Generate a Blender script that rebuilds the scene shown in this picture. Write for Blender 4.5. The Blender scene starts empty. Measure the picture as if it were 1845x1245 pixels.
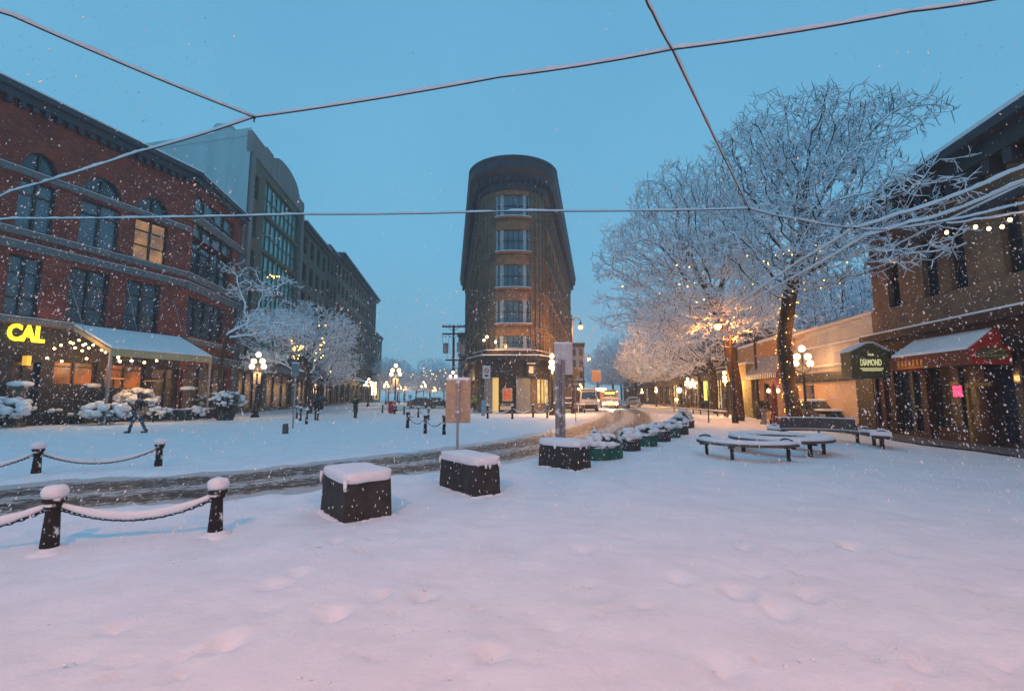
import bpy, math, random
import numpy as np
from mathutils import Vector, Matrix, noise, kdtree
S = bpy.context.scene; C = S.collection
R = math.radians; PI = math.pi
rnd = random.Random(7)
# ------------------------------------------------------------------ camera model
F = 815.0; CZ = 1.7; PIT = math.atan(90 / F)
def ray(px, py):
    a = (px - 922.5) / F; b = (622.5 - py) / F
    return (a, math.cos(PIT) - b * math.sin(PIT), math.sin(PIT) + b * math.cos(PIT))
def G(px, py, z=0.0):                     # point of a horizontal plane
    d = ray(px, py); t = (z - CZ) / d[2]
    return Vector((d[0] * t, d[1] * t, z))
def D(px, py, Y):                         # point at a given distance
    d = ray(px, py); t = Y / d[1]
    return Vector((d[0] * t, Y, CZ + d[2] * t))
def H(py, Y): return D(922, py, Y).z
class Plane:                              # a facade line on the ground
    def __init__(s, x, y, dx, dy):
        s.p = Vector((x, y, 0)); s.d = Vector((dx, dy, 0)).normalized(); s.n = Vector((s.d.y, -s.d.x, 0)); s.rz = math.atan2(s.d.y, s.d.x)
    def tz(s, px, py):
        d = ray(px, py); den = d[0] * s.d.y - d[1] * s.d.x
        k = (s.p.x * s.d.y - s.p.y * s.d.x) / den
        X, Y = d[0] * k, d[1] * k
        return ((X - s.p.x) * s.d.x + (Y - s.p.y) * s.d.y, CZ + d[2] * k)
    def at(s, t, out=0, z=0): return s.p + s.d * t + s.n * out + Vector((0, 0, z))
# ------------------------------------------------------------------ materials
MATS = {}
def nodes(name):
    m = bpy.data.materials.new(name); m.use_nodes = True
    nt = m.node_tree; b = nt.nodes['Principled BSDF']; MATS[name] = m
    return m, nt, b
def N(nt, typ, **kw):
    n = nt.nodes.new(typ)
    for k, v in kw.items():
        if k in n.inputs: n.inputs[k].default_value = v
        else: setattr(n, k, v)
    return n
def ramp(nt, stops):
    r = N(nt, 'ShaderNodeValToRGB'); e = r.color_ramp.elements
    while len(e) < len(stops): e.new(.5)
    for i, (p, c) in enumerate(stops): e[i].position = p; e[i].color = (*c, 1)
    return r
def mat(name, col, rough=.7, var=.25, scale=3., bump=.0, bscale=30., metal=0, spec=.4, streak=False, em=None, est=0, trans=0):
    m, nt, b = nodes(name); L = nt.links
    tc = N(nt, 'ShaderNodeTexCoord'); mp = N(nt, 'ShaderNodeMapping')
    if streak: mp.inputs['Scale'].default_value = (1, 1, .15)
    L.new(tc.outputs['Object'], mp.inputs['Vector'])
    nz = N(nt, 'ShaderNodeTexNoise', Scale=scale, Detail=6., Roughness=.65); L.new(mp.outputs[0], nz.inputs['Vector'])
    a = tuple(c * (1 - var) for c in col); c2 = tuple(min(1, c * (1 + var)) for c in col)
    r = ramp(nt, [(.3, a), (.7, c2)]); L.new(nz.outputs['Fac'], r.inputs['Fac'])
    L.new(r.outputs[0], b.inputs['Base Color'])
    b.inputs['Roughness'].default_value = rough; b.inputs['Metallic'].default_value = metal
    b.inputs['Specular IOR Level'].default_value = spec
    if bump:
        n2 = N(nt, 'ShaderNodeTexNoise', Scale=bscale, Detail=4.); L.new(tc.outputs['Object'], n2.inputs['Vector'])
        bp = N(nt, 'ShaderNodeBump', Strength=bump, Distance=.02); L.new(n2.outputs['Fac'], bp.inputs['Height']); L.new(bp.outputs[0], b.inputs['Normal'])
    if em: b.inputs['Emission Color'].default_value = (*em, 1); b.inputs['Emission Strength'].default_value = est
    return m
def snowmat(name, cover_lo=None, under=None, scale=6.):
    """snow; with cover_lo the snow lies only where the surface faces up and the rest shows `under`"""
    m, nt, b = nodes(name); L = nt.links
    tc = N(nt, 'ShaderNodeTexCoord')
    n1 = N(nt, 'ShaderNodeTexNoise', Scale=1.6, Detail=5., Roughness=.6); L.new(tc.outputs['Object'], n1.inputs['Vector'])
    r = ramp(nt, [(.25, (.72, .735, .77)), (.75, (.84, .85, .88))]); L.new(n1.outputs['Fac'], r.inputs['Fac'])
    b.inputs['Roughness'].default_value = .75; b.inputs['Specular IOR Level'].default_value = .2
    n2 = N(nt, 'ShaderNodeTexNoise', Scale=scale * 1.6, Detail=10., Roughness=.72); L.new(tc.outputs['Object'], n2.inputs['Vector'])
    bp = N(nt, 'ShaderNodeBump', Strength=.5, Distance=.05); L.new(n2.outputs['Fac'], bp.inputs['Height']); L.new(bp.outputs[0], b.inputs['Normal'])
    if cover_lo is None:
        L.new(r.outputs[0], b.inputs['Base Color'])
    else:
        ge = N(nt, 'ShaderNodeNewGeometry'); sx = N(nt, 'ShaderNodeSeparateXYZ'); L.new(ge.outputs['Normal'], sx.inputs[0])
        n3 = N(nt, 'ShaderNodeTexNoise', Scale=scale, Detail=5.); L.new(tc.outputs['Object'], n3.inputs['Vector'])
        ad = N(nt, 'ShaderNodeMath', operation='MULTIPLY_ADD'); ad.inputs[1].default_value = 1.3; L.new(n3.outputs['Fac'], ad.inputs[0]); L.new(sx.outputs['Z'], ad.inputs[2])
        mr = N(nt, 'ShaderNodeMapRange'); mr.inputs['From Min'].default_value = cover_lo + .62; mr.inputs['From Max'].default_value = cover_lo + .74
        L.new(ad.outputs[0], mr.inputs['Value'])
        mx = N(nt, 'ShaderNodeMix', data_type='RGBA'); L.new(mr.outputs[0], mx.inputs[0]); mx.inputs[6].default_value = (*under, 1); L.new(r.outputs[0], mx.inputs[7])
        L.new(mx.outputs[2], b.inputs['Base Color'])
    return m
def brick(name, c1, c2, mortar, sc=1., rough=.85):
    m, nt, b = nodes(name); L = nt.links
    tc = N(nt, 'ShaderNodeTexCoord'); sp = N(nt, 'ShaderNodeSeparateXYZ'); cb = N(nt, 'ShaderNodeCombineXYZ')
    L.new(tc.outputs['Object'], sp.inputs[0]); ad = N(nt, 'ShaderNodeMath', operation='ADD'); L.new(sp.outputs[0], ad.inputs[0]); L.new(sp.outputs[1], ad.inputs[1])
    L.new(ad.outputs[0], cb.inputs[0]); L.new(sp.outputs[2], cb.inputs[1])
    bt = N(nt, 'ShaderNodeTexBrick', Scale=sc); bt.inputs['Color1'].default_value = (*c1, 1); bt.inputs['Color2'].default_value = (*c2, 1); bt.inputs['Mortar'].default_value = (*mortar, 1)
    bt.inputs['Brick Width'].default_value = .24; bt.inputs['Row Height'].default_value = .085; bt.inputs['Mortar Size'].default_value = .008
    L.new(cb.outputs[0], bt.inputs['Vector'])
    nz = N(nt, 'ShaderNodeTexNoise', Scale=.9, Detail=7., Roughness=.7); L.new(tc.outputs['Object'], nz.inputs['Vector'])
    r = ramp(nt, [(.3, (.45, .45, .45)), (.7, (1.25, 1.2, 1.15))]); L.new(nz.outputs['Fac'], r.inputs['Fac'])
    mx = N(nt, 'ShaderNodeMix', data_type='RGBA', blend_type='MULTIPLY'); mx.inputs[0].default_value = 1
    L.new(bt.outputs['Color'], mx.inputs[6]); L.new(r.outputs[0], mx.inputs[7]); L.new(mx.outputs[2], b.inputs['Base Color'])
    b.inputs['Roughness'].default_value = rough
    bp = N(nt, 'ShaderNodeBump', Strength=.4, Distance=.02); L.new(bt.outputs['Fac'], bp.inputs['Height']); bp.invert = True; L.new(bp.outputs[0], b.inputs['Normal'])
    return m
def lit(name, c1, c2, st, scale=1.2):
    m, nt, b = nodes(name); L = nt.links
    tc = N(nt, 'ShaderNodeTexCoord'); nz = N(nt, 'ShaderNodeTexNoise', Scale=scale, Detail=3.); L.new(tc.outputs['Object'], nz.inputs['Vector'])
    r = ramp(nt, [(.35, c1), (.65, c2)]); L.new(nz.outputs['Fac'], r.inputs['Fac']); L.new(r.outputs[0], b.inputs['Emission Color'])
    b.inputs['Emission Strength'].default_value = st; b.inputs['Base Color'].default_value = (.05, .03, .02, 1); b.inputs['Roughness'].default_value = .3
    return m
def glow(name, c, st): return mat(name, c, .4, .02, em=c, est=st)
SNOW = snowmat('snow')
BARK = snowmat('bark', .5, (.075, .045, .028), 5.)
BARKT = mat('bark_twig', (.04, .034, .035), .9, .3)
SNOWT = mat('snow_twig', (.80, .84, .90), .8, .1)
RED = brick('red_brick', (.20, .036, .019), (.30, .060, .031), (.12, .07, .05))
BRN = brick('brown_brick', (.13, .085, .06), (.17, .11, .08), (.12, .1, .08))
TANB = brick('tan_brick', (.2, .125, .075), (.25, .155, .095), (.15, .11, .08))
GRYST = mat('grey_stone', (.2, .2, .2), .85, .25, 2., .4, 20, streak=True)
PALE = mat('pale_blue_render', (.36, .46, .48), .85, .12, .8, .2, 8, streak=True)
OLIVE = mat('olive_concrete', (.12, .115, .085), .85, .3, 1.4, .3, 12, streak=True)
DKST = mat('dark_stone', (.085, .07, .058), .85, .3, 1.6, .3, 12, streak=True)
BAND = mat('stone_band', (.125, .135, .14), .8, .2, 2.5, .3, 15)
CORN = mat('cornice_metal', (.038, .046, .058), .6, .3, 2.)
TERRA = mat('terracotta', (.25, .13, .07), .7, .3, 2.5, .3, 12)
WSTONE = brick('weathered_brick', (.17, .135, .095), (.22, .17, .12), (.10, .08, .065), .55)
BLACK = mat('black_iron', (.018, .019, .02), .45, .3, 8)
DKFR = mat('dark_frame', (.03, .034, .035), .5, .2)
GREENF = mat('green_frame', (.035, .12, .11), .5, .2)
GLASS = mat('window_glass', (.03, .045, .06), .12, .5, .5, spec=.9)
GLASSB = mat('blue_window_glass', (.09, .14, .17), .15, .3, .5, spec=.8)
LITW = lit('lit_window', (.35, .2, .12), (1, .5, .16), .42, .9)
LITD = lit('lit_interior', (.03, .008, .003), (.75, .17, .02), .55, .9)
LITY = lit('lit_shopfront', (.5, .3, .08), (1, .72, .3), 1.2, 1.5)
LITDIM = lit('dim_interior', (.005, .004, .003), (.09, .045, .018), .3, .5)
CURT = mat('curtain', (.35, .38, .42), .8, .25, 2)
GLOBE = glow('lamp_globe', (1, .74, .38), 6)
BULB = glow('warm_bulb', (1, .62, .22), 16)
FAIRY = glow('fairy_bulb', (1, .55, .1), 12)
SODIUM = glow('sodium_lamp', (1, .36, .05), 16)
HEAD = glow('headlight', (1, .88, .6), 22)
AMBER = glow('amber_display', (1, .62, .05), 4)
YELSIGN = glow('yellow_sign', (1, .74, .02), 2.2)
REDNEON = glow('red_neon', (1, .03, .12), 2.5)
WHTL = glow('white_light', (.9, .95, 1), 5)
CREAM = glow('lit_lettering', (.9, .88, .42), .55)
CONC = mat('dark_concrete', (.035, .033, .032), .8, .45, 5., .6, 30)
WOODG = mat('grey_wood', (.10, .085, .075), .8, .3, 6, streak=True)
GRNP = mat('green_planter', (.012, .085, .06), .5, .35, 5)
DKP = mat('dark_planter', (.035, .038, .038), .7, .4, 5)
LEAF = mat('evergreen_leaf', (.022, .04, .022), .7, .4, 10)
LEAFO = mat('olive_leaf', (.08, .08, .035), .7, .4, 10)
REDC = mat('red_canvas', (.42, .03, .015), .8, .2, 4)
ORC = mat('brown_canvas', (.16, .04, .018), .8, .25, 4)
WHITEP = mat('white_paint', (.6, .6, .6), .4, .1, 4)
SIGNB = mat('sign_back', (.46, .30, .19), .6, .25, 4)
GALV = mat('galvanised_steel', (.3, .3, .31), .45, .15, 6, metal=.5)
PINKST = mat('pink_stucco', (.46, .42, .42), .85, .12, 1.5, .2, 10, streak=True)
HOARD = mat('beige_board', (.58, .42, .28), .7, .08, 1.)
YFASC = mat('mustard_panel', (.48, .30, .08), .7, .15, 2)
OLP = mat('olive_panel', (.19, .16, .06), .8, .2, 2)
DGRN = mat('dark_green_sign', (.12, .10, .042), .6, .2, 3)
REDSIGN = mat('red_sign', (.65, .07, .02), .5, .15, 3, em=(.8, .1, .02), est=.25)
SALM = mat('salmon_panel', (.5, .3, .18), .7, .2)
PINKC = mat('pink_canopy', (.45, .2, .18), .8, .15)
SKIN = mat('skin', (.45, .27, .2), .6, .1)
PAPER = mat('paper', (.6, .5, .4), .7, .1)
# ------------------------------------------------------------------ mesh builder
class MB:
    def __init__(s): s.v = []; s.f = []; s.m = []
    def add(s, vs, fs, mi=0):
        o = len(s.v); s.v.extend([tuple(v) for v in vs]); s.f.extend([tuple(i + o for i in f) for f in fs]); s.m.extend([mi] * len(fs)); return s
    def box(s, x0, x1, y0, y1, z0, z1, mi=0):
        v = [(x0, y0, z0), (x1, y0, z0), (x1, y1, z0), (x0, y1, z0), (x0, y0, z1), (x1, y0, z1), (x1, y1, z1), (x0, y1, z1)]
        return s.add(v, [(0, 3, 2, 1), (4, 5, 6, 7), (0, 1, 5, 4), (1, 2, 6, 5), (2, 3, 7, 6), (3, 0, 4, 7)], mi)
    def obox(s, c, sz, rz=0, mi=0, rx=0, ry=0):
        M = Matrix.Translation(c) @ Matrix.Rotation(rz, 4, 'Z') @ Matrix.Rotation(ry, 4, 'Y') @ Matrix.Rotation(rx, 4, 'X')
        o = len(s.v); a, b, d = sz[0] / 2, sz[1] / 2, sz[2] / 2; s.box(-a, a, -b, b, -d, d, mi)
        for i in range(o, len(s.v)): s.v[i] = tuple(M @ Vector(s.v[i]))
        return s
    def prism(s, pts, z0, z1, mi=0):      # plan polygon counter-clockwise
        n = len(pts); v = [(p[0], p[1], z0) for p in pts] + [(p[0], p[1], z1) for p in pts]
        return s.add(v, [tuple(range(n - 1, -1, -1)), tuple(range(n, 2 * n))] + [(i, (i + 1) % n, n + (i + 1) % n, n + i) for i in range(n)], mi)
    def extr(s, pts, y0, y1, mi=0):       # profile in x,z pushed along y
        n = len(pts); v = [(p[0], y0, p[1]) for p in pts] + [(p[0], y1, p[1]) for p in pts]
        return s.add(v, [tuple(range(n)), tuple(range(2 * n - 1, n - 1, -1))] + [(i, n + i, n + (i + 1) % n, (i + 1) % n) for i in range(n)], mi)
    def tube(s, pts, r, n=8, mi=0, cap=True, mfn=None, sy=1.):
        pts = [Vector(p) for p in pts]; o = len(s.v); k = len(pts)
        if not hasattr(r, '__len__'): r = [r] * k
        for i, p in enumerate(pts):
            d = (pts[min(i + 1, k - 1)] - pts[max(i - 1, 0)]); d = d.normalized() if d.length > 1e-9 else Vector((0, 0, 1))
            a = d.cross(Vector((0, 0, 1)));
            if a.length < .05: a = d.cross(Vector((0, 1, 0)))
            a.normalize()
            if i and abs(d.z) > .75: a2 = pa - d * pa.dot(d); a = a2.normalized() if a2.length > .05 else a
            pa = a; b = a.cross(d).normalized()
            for j in range(n):
                t = 2 * PI * (j + .5) / n; s.v.append(tuple(p + a * (math.cos(t) * r[i]) + b * (math.sin(t) * r[i] * sy)))
        for i in range(k - 1):
            for j in range(n):
                s.f.append((o + i * n + j, o + i * n + (j + 1) % n, o + (i + 1) * n + (j + 1) % n, o + (i + 1) * n + j)); s.m.append(mfn(j, n) if mfn else mi)
        if cap: s.f.append(tuple(o + j for j in range(n - 1, -1, -1))); s.f.append(tuple(o + (k - 1) * n + j for j in range(n))); s.m += [mi, mi]
        return s
    def lathe(s, prof, n=12, c=(0, 0, 0), mi=0):
        o = len(s.v); k = len(prof)
        for r, z in prof:
            for j in range(n): t = 2 * PI * j / n; s.v.append((c[0] + r * math.cos(t), c[1] + r * math.sin(t), c[2] + z))
        for i in range(k - 1):
            for j in range(n): s.f.append((o + i * n + j, o + i * n + (j + 1) % n, o + (i + 1) * n + (j + 1) % n, o + (i + 1) * n + j)); s.m.append(mi)
        s.f.append(tuple(o + j for j in range(n - 1, -1, -1))); s.f.append(tuple(o + (k - 1) * n + j for j in range(n))); s.m += [mi, mi]
        return s
    def sup(s, c, r, e=1., n=16, k=8, mi=0, rz=0, amp=0., seed=0, zmin=-1.):   # super-ellipsoid lump
        o = len(s.v); cr, sr = math.cos(rz), math.sin(rz)
        P = lambda w: math.copysign(abs(w) ** e, w)
        for i in range(k + 1):
            ph = -PI / 2 + PI * i / k
            for j in range(n):
                t = 2 * PI * j / n; x, y, z = P(math.cos(ph)) * P(math.cos(t)), P(math.cos(ph)) * P(math.sin(t)), P(math.sin(ph)); z = max(z, zmin)
                if amp: q = 1 + amp * noise.noise(Vector((x * 1.7 + seed, y * 1.7, z * 1.7))); x *= q; y *= q; z *= q
                x, y = x * r[0], y * r[1]; s.v.append((c[0] + x * cr - y * sr, c[1] + x * sr + y * cr, c[2] + z * r[2]))
        for i in range(k):
            for j in range(n): s.f.append((o + i * n + j, o + i * n + (j + 1) % n, o + (i + 1) * n + (j + 1) % n, o + (i + 1) * n + j)); s.m.append(mi)
        return s
    def build(s, name, mats, parent=None, loc=None, smooth=False, bevel=0, rz=0):
        me = bpy.data.meshes.new(name); me.from_pydata(s.v, [], s.f); me.update()
        if not isinstance(mats, (list, tuple)): mats = [mats]
        for m in mats: me.materials.append(m)
        me.polygons.foreach_set('material_index', s.m)
        if smooth: me.polygons.foreach_set('use_smooth', [True] * len(s.f))
        o = bpy.data.objects.new(name, me); C.objects.link(o)
        if parent: o.parent = parent
        if loc is not None: o.location = loc
        o.rotation_euler.z = rz
        if bevel: b = o.modifiers.new('bevel', 'BEVEL'); b.width = bevel; b.segments = 2; b.limit_method = 'ANGLE'
        return o
def tag(o, label=None, cat=None, group=None, kind=None):
    if label: o['label'] = label
    if cat: o['category'] = cat
    if group: o['group'] = group
    if kind: o['kind'] = kind
    return o
def T(name, label, cat, loc=(0, 0, 0), rz=0, group=None):
    o = bpy.data.objects.new(name, None); o.empty_display_size = .3; C.objects.link(o); o.location = loc; o.rotation_euler = (0, 0, rz)
    return tag(o, label, cat, group)
def copy_tree(o, parent=None):
    c = o.copy(); C.objects.link(c); c.parent = parent
    for ch in [x for x in CH.get(o.name, []) or list(o.children)]: copy_tree(ch, c)
    return c
CH = {}
def light(name, loc, e, col, parent=None, r=.25):
    l = bpy.data.lights.new(name, 'POINT'); l.energy = e; l.color = col; l.shadow_soft_size = r
    o = bpy.data.objects.new(name, l); C.objects.link(o); o.location = loc
    if parent: o.parent = parent
    return o
def text(body, size, m, parent, loc, rot, name='lettering', extr=.01, align='CENTER', bold=0.):
    cu = bpy.data.curves.new(name, 'FONT'); cu.body = body; cu.size = size; cu.extrude = extr; cu.align_x = align; cu.offset = bold; cu.resolution_u = 3
    o0 = bpy.data.objects.new(name, cu); C.objects.link(o0); bpy.context.view_layer.update(); me = bpy.data.meshes.new_from_object(o0); bpy.data.objects.remove(o0); me.materials.clear(); me.materials.append(m); o = bpy.data.objects.new(name, me); C.objects.link(o); o.parent = parent; o.location = loc; o.rotation_euler = rot
    return o
#--- ground
RC = [G(-700, 1000), G(-250, 938), G(22, 895), G(250, 879), G(430, 867), G(640, 843), G(860, 816), G(990, 796), G(1058, 781), G(1098, 768), G(1120, 757), G(1126, 748), G(1122, 740), G(1110, 733)]
RC += [RC[-1] + Vector((.17, 1, 0)) * k for k in (14, 30, 60, 110)]
def smoothpath(P, k=8):
    out = []
    for i in range(len(P) - 1):
        p0, p1, p2, p3 = P[max(i - 1, 0)], P[i], P[i + 1], P[min(i + 2, len(P) - 1)]
        for j in range(k):
            t = j / k; out.append(.5 * ((2 * p1) + (p2 - p0) * t + (2 * p0 - 5 * p1 + 4 * p2 - p3) * t * t + (3 * p1 - p0 - 3 * p2 + p3) * t ** 3))
    return out + [P[-1]]
RP = smoothpath(RC)
RW = [1.55 + min(.9, max(0, (p.y - 9) * .06)) for p in RP]
rpa = np.array([(p.x, p.y) for p in RP]); rwa = np.array(RW)
def nz2(x, y, s, seed=0): return noise.noise(Vector((x * s + seed, y * s, seed * .7)))
# footprints and scuffs seen in the foreground
FP = [(490, 1055, .10, .20), (520, 1050, .08, .2), (885, 1180, .13, .26), (718, 1140, .07, .1), (1120, 965, .09, .14), (575, 985, .06, .1), (1630, 945, .06, .2), (1437, 1027, .05, .16), (1055, 1048, .07, .1), (1455, 1030, .05, .12), (600, 1110, .16, .3), (1665, 1195, .12, .2), (1820, 1200, .12, .2), (1330, 1060, .2, .3), (1460, 1070, .16, .2), (1540, 985, .2, .4), (1400, 1090, .2, .3), (410, 1160, .15, .3), (650, 940, .05, .1), (1340, 985, .1, .2)]
fpw = [(G(a, b), r * (.62 if r > .11 else .8), d * .85) for a, b, r, d in FP]
for q in range(26):
    px = rnd.uniform(430, 1800); fpw.append((G(px, rnd.uniform(900, 1200)), rnd.uniform(.05, .12), rnd.uniform(.05, .18)))
for q in range(110):
    p_ = G(rnd.uniform(60, 1840), rnd.uniform(920, 1243)); fpw.append((p_, rnd.uniform(.02, .05), rnd.uniform(.05, .2)))
xs = np.unique(np.concatenate([np.arange(-13, -6.5, .13), np.arange(-6.5, 6.5, .07), np.arange(6.5, 13, .13), 13 * 1.06 ** np.arange(0, 54), -13 * 1.06 ** np.arange(0, 54)]))
ys = np.unique(np.concatenate([np.arange(1.2, 7, .06), np.arange(7, 17, .10), 17 * 1.045 ** np.arange(0, 76), np.arange(-12, 1.2, .8)]))
XX, YY = np.meshgrid(xs, ys); P2 = np.stack([XX.ravel(), YY.ravel()], 1)
dist = np.full(len(P2), 1e9); wid = np.zeros(len(P2))
for i in range(len(rpa) - 1):
    a, b = rpa[i], rpa[i + 1]; ab = b - a; t = np.clip(((P2 - a) @ ab) / (ab @ ab + 1e-9), 0, 1)
    d = np.hypot(*(P2 - (a + t[:, None] * ab)).T); k = d < dist; dist[k] = d[k]; wid[k] = (rwa[i] * (1 - t) + rwa[i + 1] * t)[k]
def ground_z():
    z = np.zeros(len(P2))
    for i, (x, y) in enumerate(P2):
        if -16 < x < 25 and -1 < y < 45:
            f = 1.0 if y < 20 else max(0, (45 - y) / 25)
            h = .05 * nz2(x, y, .35, 3) + .022 * nz2(x * 1.0, y, 1.4, 9)
            if y < 13: h += .010 * nz2(x, y * 1.2, 2.8, 21) + .007 * nz2(x * .6 + y * .5, y * 1.3, 4, 4) + .006 * nz2(x + y * .4, y, 6.5, 31) + .004 * nz2(x, y, 9, 4) - .03 * max(0, nz2(x, y, 2.6, 12) - .3)
            z[i] = h * f
    e = dist + np.array([.28 * nz2(x, y, 1.4, 5) + .12 * nz2(x, y, 5, 8) if -20 < x < 20 and y < 60 else 0 for x, y in P2])
    k = np.clip((e - wid - .02) / .3, 0, 1); k = k * k * (3 - 2 * k)
    berm = np.exp(-((e - wid - .45) / .28) ** 2) * .035
    z = z * k + berm * (.6 + .8 * (np.sin(P2[:, 0] * 2.3) * np.sin(P2[:, 1] * 3.1 + P2[:, 0])) ** 2) - .055 * (1 - k)
    for tr_ in ([(470, 812), (560, 790), (640, 768), (700, 748)], [(540, 806), (620, 786), (690, 763), (745, 748)], [(330, 800), (480, 786), (560, 766)], [(880, 790), (780, 776), (660, 770)]):
        tp = smoothpath([G(*q) for q in tr_], 10)
        for off_ in (-.75, .75):
            for a, b in zip(tp[:-1], tp[1:]):
                ax_, ay_ = a.x, a.y; n_ = Vector((-(b - a).y, (b - a).x, 0)).normalized() * off_; ax_ += n_.x; ay_ += n_.y; L_ = (b - a).length
                dx_, dy_ = (b - a).x / L_, (b - a).y / L_; m_ = (np.abs(P2[:, 0] - ax_) < 3) & (np.abs(P2[:, 1] - ay_) < 3)
                u_ = (P2[m_, 0] - ax_) * dx_ + (P2[m_, 1] - ay_) * dy_; w_ = np.abs((P2[m_, 0] - ax_) * dy_ - (P2[m_, 1] - ay_) * dx_)
                z[m_] -= .022 * np.exp(-(w_ / .13) ** 2) * ((u_ >= 0) & (u_ < L_))
    for c, r, d in fpw:
        q = np.hypot(P2[:, 0] - c.x, (P2[:, 1] - c.y) * .8)
        z -= np.exp(-(q / r) ** 4) * d * .28; z += np.exp(-((q - r * 1.5) / (r * .5)) ** 2) * d * .035
    return z
gz = ground_z(); nx, ny = len(xs), len(ys)
me = bpy.data.meshes.new('snow_ground')
ff = [(j * nx + i, j * nx + i + 1, (j + 1) * nx + i + 1, (j + 1) * nx + i) for j in range(ny - 1) for i in range(nx - 1)]
me.from_pydata([(a, b, c) for (a, b), c in zip(P2.tolist(), gz.tolist())], [], ff); me.update(); me.polygons.foreach_set('use_smooth', [True] * len(ff)); me.materials.append(SNOW)
gro = bpy.data.objects.new('ground', me); C.objects.link(gro); tag(gro, kind='structure', label='snow covered ground of the square')
def gh(x, y):
    i = min(nx - 2, max(0, int(np.searchsorted(xs, x)) - 1)); j = min(ny - 2, max(0, int(np.searchsorted(ys, y)) - 1)); return float(gz[j * nx + i])
# road: slush with wheel tracks
m, nt, b = nodes('road_slush'); L = nt.links
uv = N(nt, 'ShaderNodeUVMap'); sp = N(nt, 'ShaderNodeSeparateXYZ'); L.new(uv.outputs[0], sp.inputs[0]); tc = N(nt, 'ShaderNodeTexCoord')
n1 = N(nt, 'ShaderNodeTexNoise', Scale=.9, Detail=3.); L.new(tc.outputs['Object'], n1.inputs['Vector'])
mpn = N(nt, 'ShaderNodeMapping'); mpn.inputs['Scale'].default_value = (3.2, 1.3, 1); L.new(uv.outputs[0], mpn.inputs[0])
n2 = N(nt, 'ShaderNodeTexNoise', Scale=7., Detail=8., Roughness=.75); L.new(mpn.outputs[0], n2.inputs['Vector'])
ad = N(nt, 'ShaderNodeMath', operation='MULTIPLY_ADD'); ad.inputs[1].default_value = .14; L.new(n1.outputs['Fac'], ad.inputs[0]); L.new(sp.outputs[0], ad.inputs[2])
rr = ramp(nt, [(.08, (1.1, 1.1, 1.1)), (.16, (.45, .45, .45)), (.22, (.12, .12, .12)), (.36, (.12, .12, .12)), (.45, (.55, .55, .55)), (.56, (.62, .62, .62)), (.64, (.16, .16, .16)), (.82, (.12, .12, .12)), (.94, (.5, .5, .5)), (1.0, (1.1, 1.1, 1.1))])
L.new(ad.outputs[0], rr.inputs['Fac'])
sm = N(nt, 'ShaderNodeMath', operation='MULTIPLY_ADD'); sm.inputs[1].default_value = 2.6; L.new(n2.outputs['Fac'], sm.inputs[0])
n3 = N(nt, 'ShaderNodeTexNoise', Scale=5.5, Detail=7., Roughness=.8); L.new(tc.outputs['Object'], n3.inputs['Vector'])
m3 = N(nt, 'ShaderNodeMath', operation='MULTIPLY_ADD'); m3.inputs[1].default_value = 3.6; L.new(n3.outputs['Fac'], m3.inputs[0]); L.new(rr.outputs[0], m3.inputs[2])
s2 = N(nt, 'ShaderNodeMath', operation='SUBTRACT'); s2.inputs[1].default_value = 2.98; L.new(m3.outputs[0], s2.inputs[0]); L.new(s2.outputs[0], sm.inputs[2])
cr = ramp(nt, [(.02, (.05, .042, .038)), (.35, (.16, .14, .13)), (.6, (.38, .35, .33)), (.75, (.74, .75, .77))]); L.new(sm.outputs[0], cr.inputs['Fac'])
L.new(cr.outputs[0], b.inputs['Base Color']); b.inputs['Roughness'].default_value = .5; b.inputs['Specular IOR Level'].default_value = .4
bp = N(nt, 'ShaderNodeBump', Strength=.9, Distance=.05); L.new(sm.outputs[0], bp.inputs['Height']); L.new(bp.outputs[0], b.inputs['Normal'])
ROAD = m
v = []; f = []; uvs = []; K = 12
Ls = 0
for i, p in enumerate(RP):
    d = (RP[min(i + 1, len(RP) - 1)] - RP[max(i - 1, 0)]).normalized(); n = Vector((-d.y, d.x, 0)); w = RW[i] + .8
    if i: Ls += (RP[i] - RP[i - 1]).length
    for j in range(K + 1):
        u = j / K; q = p + n * (w * (2 * u - 1)); v.append((q.x, q.y, -.022 + .008 * nz2(q.x, q.y, 2, 1))); uvs.append((.5 + (u - .5) * w / RW[i], Ls * .22))
for i in range(len(RP) - 1):
    for j in range(K): a = i * (K + 1) + j; f.append((a + 1, a, a + K + 1, a + K + 2))
me = bpy.data.meshes.new('road'); me.from_pydata(v, [], f); me.update(); me.materials.append(ROAD); ul = me.uv_layers.new(name='UVMap')
for l in me.loops: ul.data[l.index].uv = uvs[l.vertex_index]
me.polygons.foreach_set('use_smooth', [True] * len(f))
ro = bpy.data.objects.new('road', me); C.objects.link(ro); tag(ro, 'slushy road with wheel tracks crossing the square', kind='structure')
cl = MB(); rr = random.Random(17)
for k in range(260):
    px, py = rr.uniform(20, 1830), 880 + 360 * rr.random() ** .7; p = G(px, py)
    if k % 3: p = p + (G(*rr.choice([(500, 1055), (885, 1185), (718, 1140), (1118, 966), (575, 985), (1630, 945), (1437, 1027), (1055, 1048), (1200, 912), (1500, 985), (300, 1010), (1665, 1190)])) - p) * rr.uniform(.8, 1.)
    s_ = rr.uniform(.004, .012) * (1.7 if rr.random() < .08 else 1); cl.sup((p.x, p.y, gh(p.x, p.y) + s_ * .3), (s_, s_ * rr.uniform(.6, 1.2), s_ * .7), 1, 8, 5, amp=.5, seed=k)
co_ = cl.build('snow_crumbs', SNOW); tag(co_, 'small crumbs of snow kicked up on the trodden foreground', kind='stuff')
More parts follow.
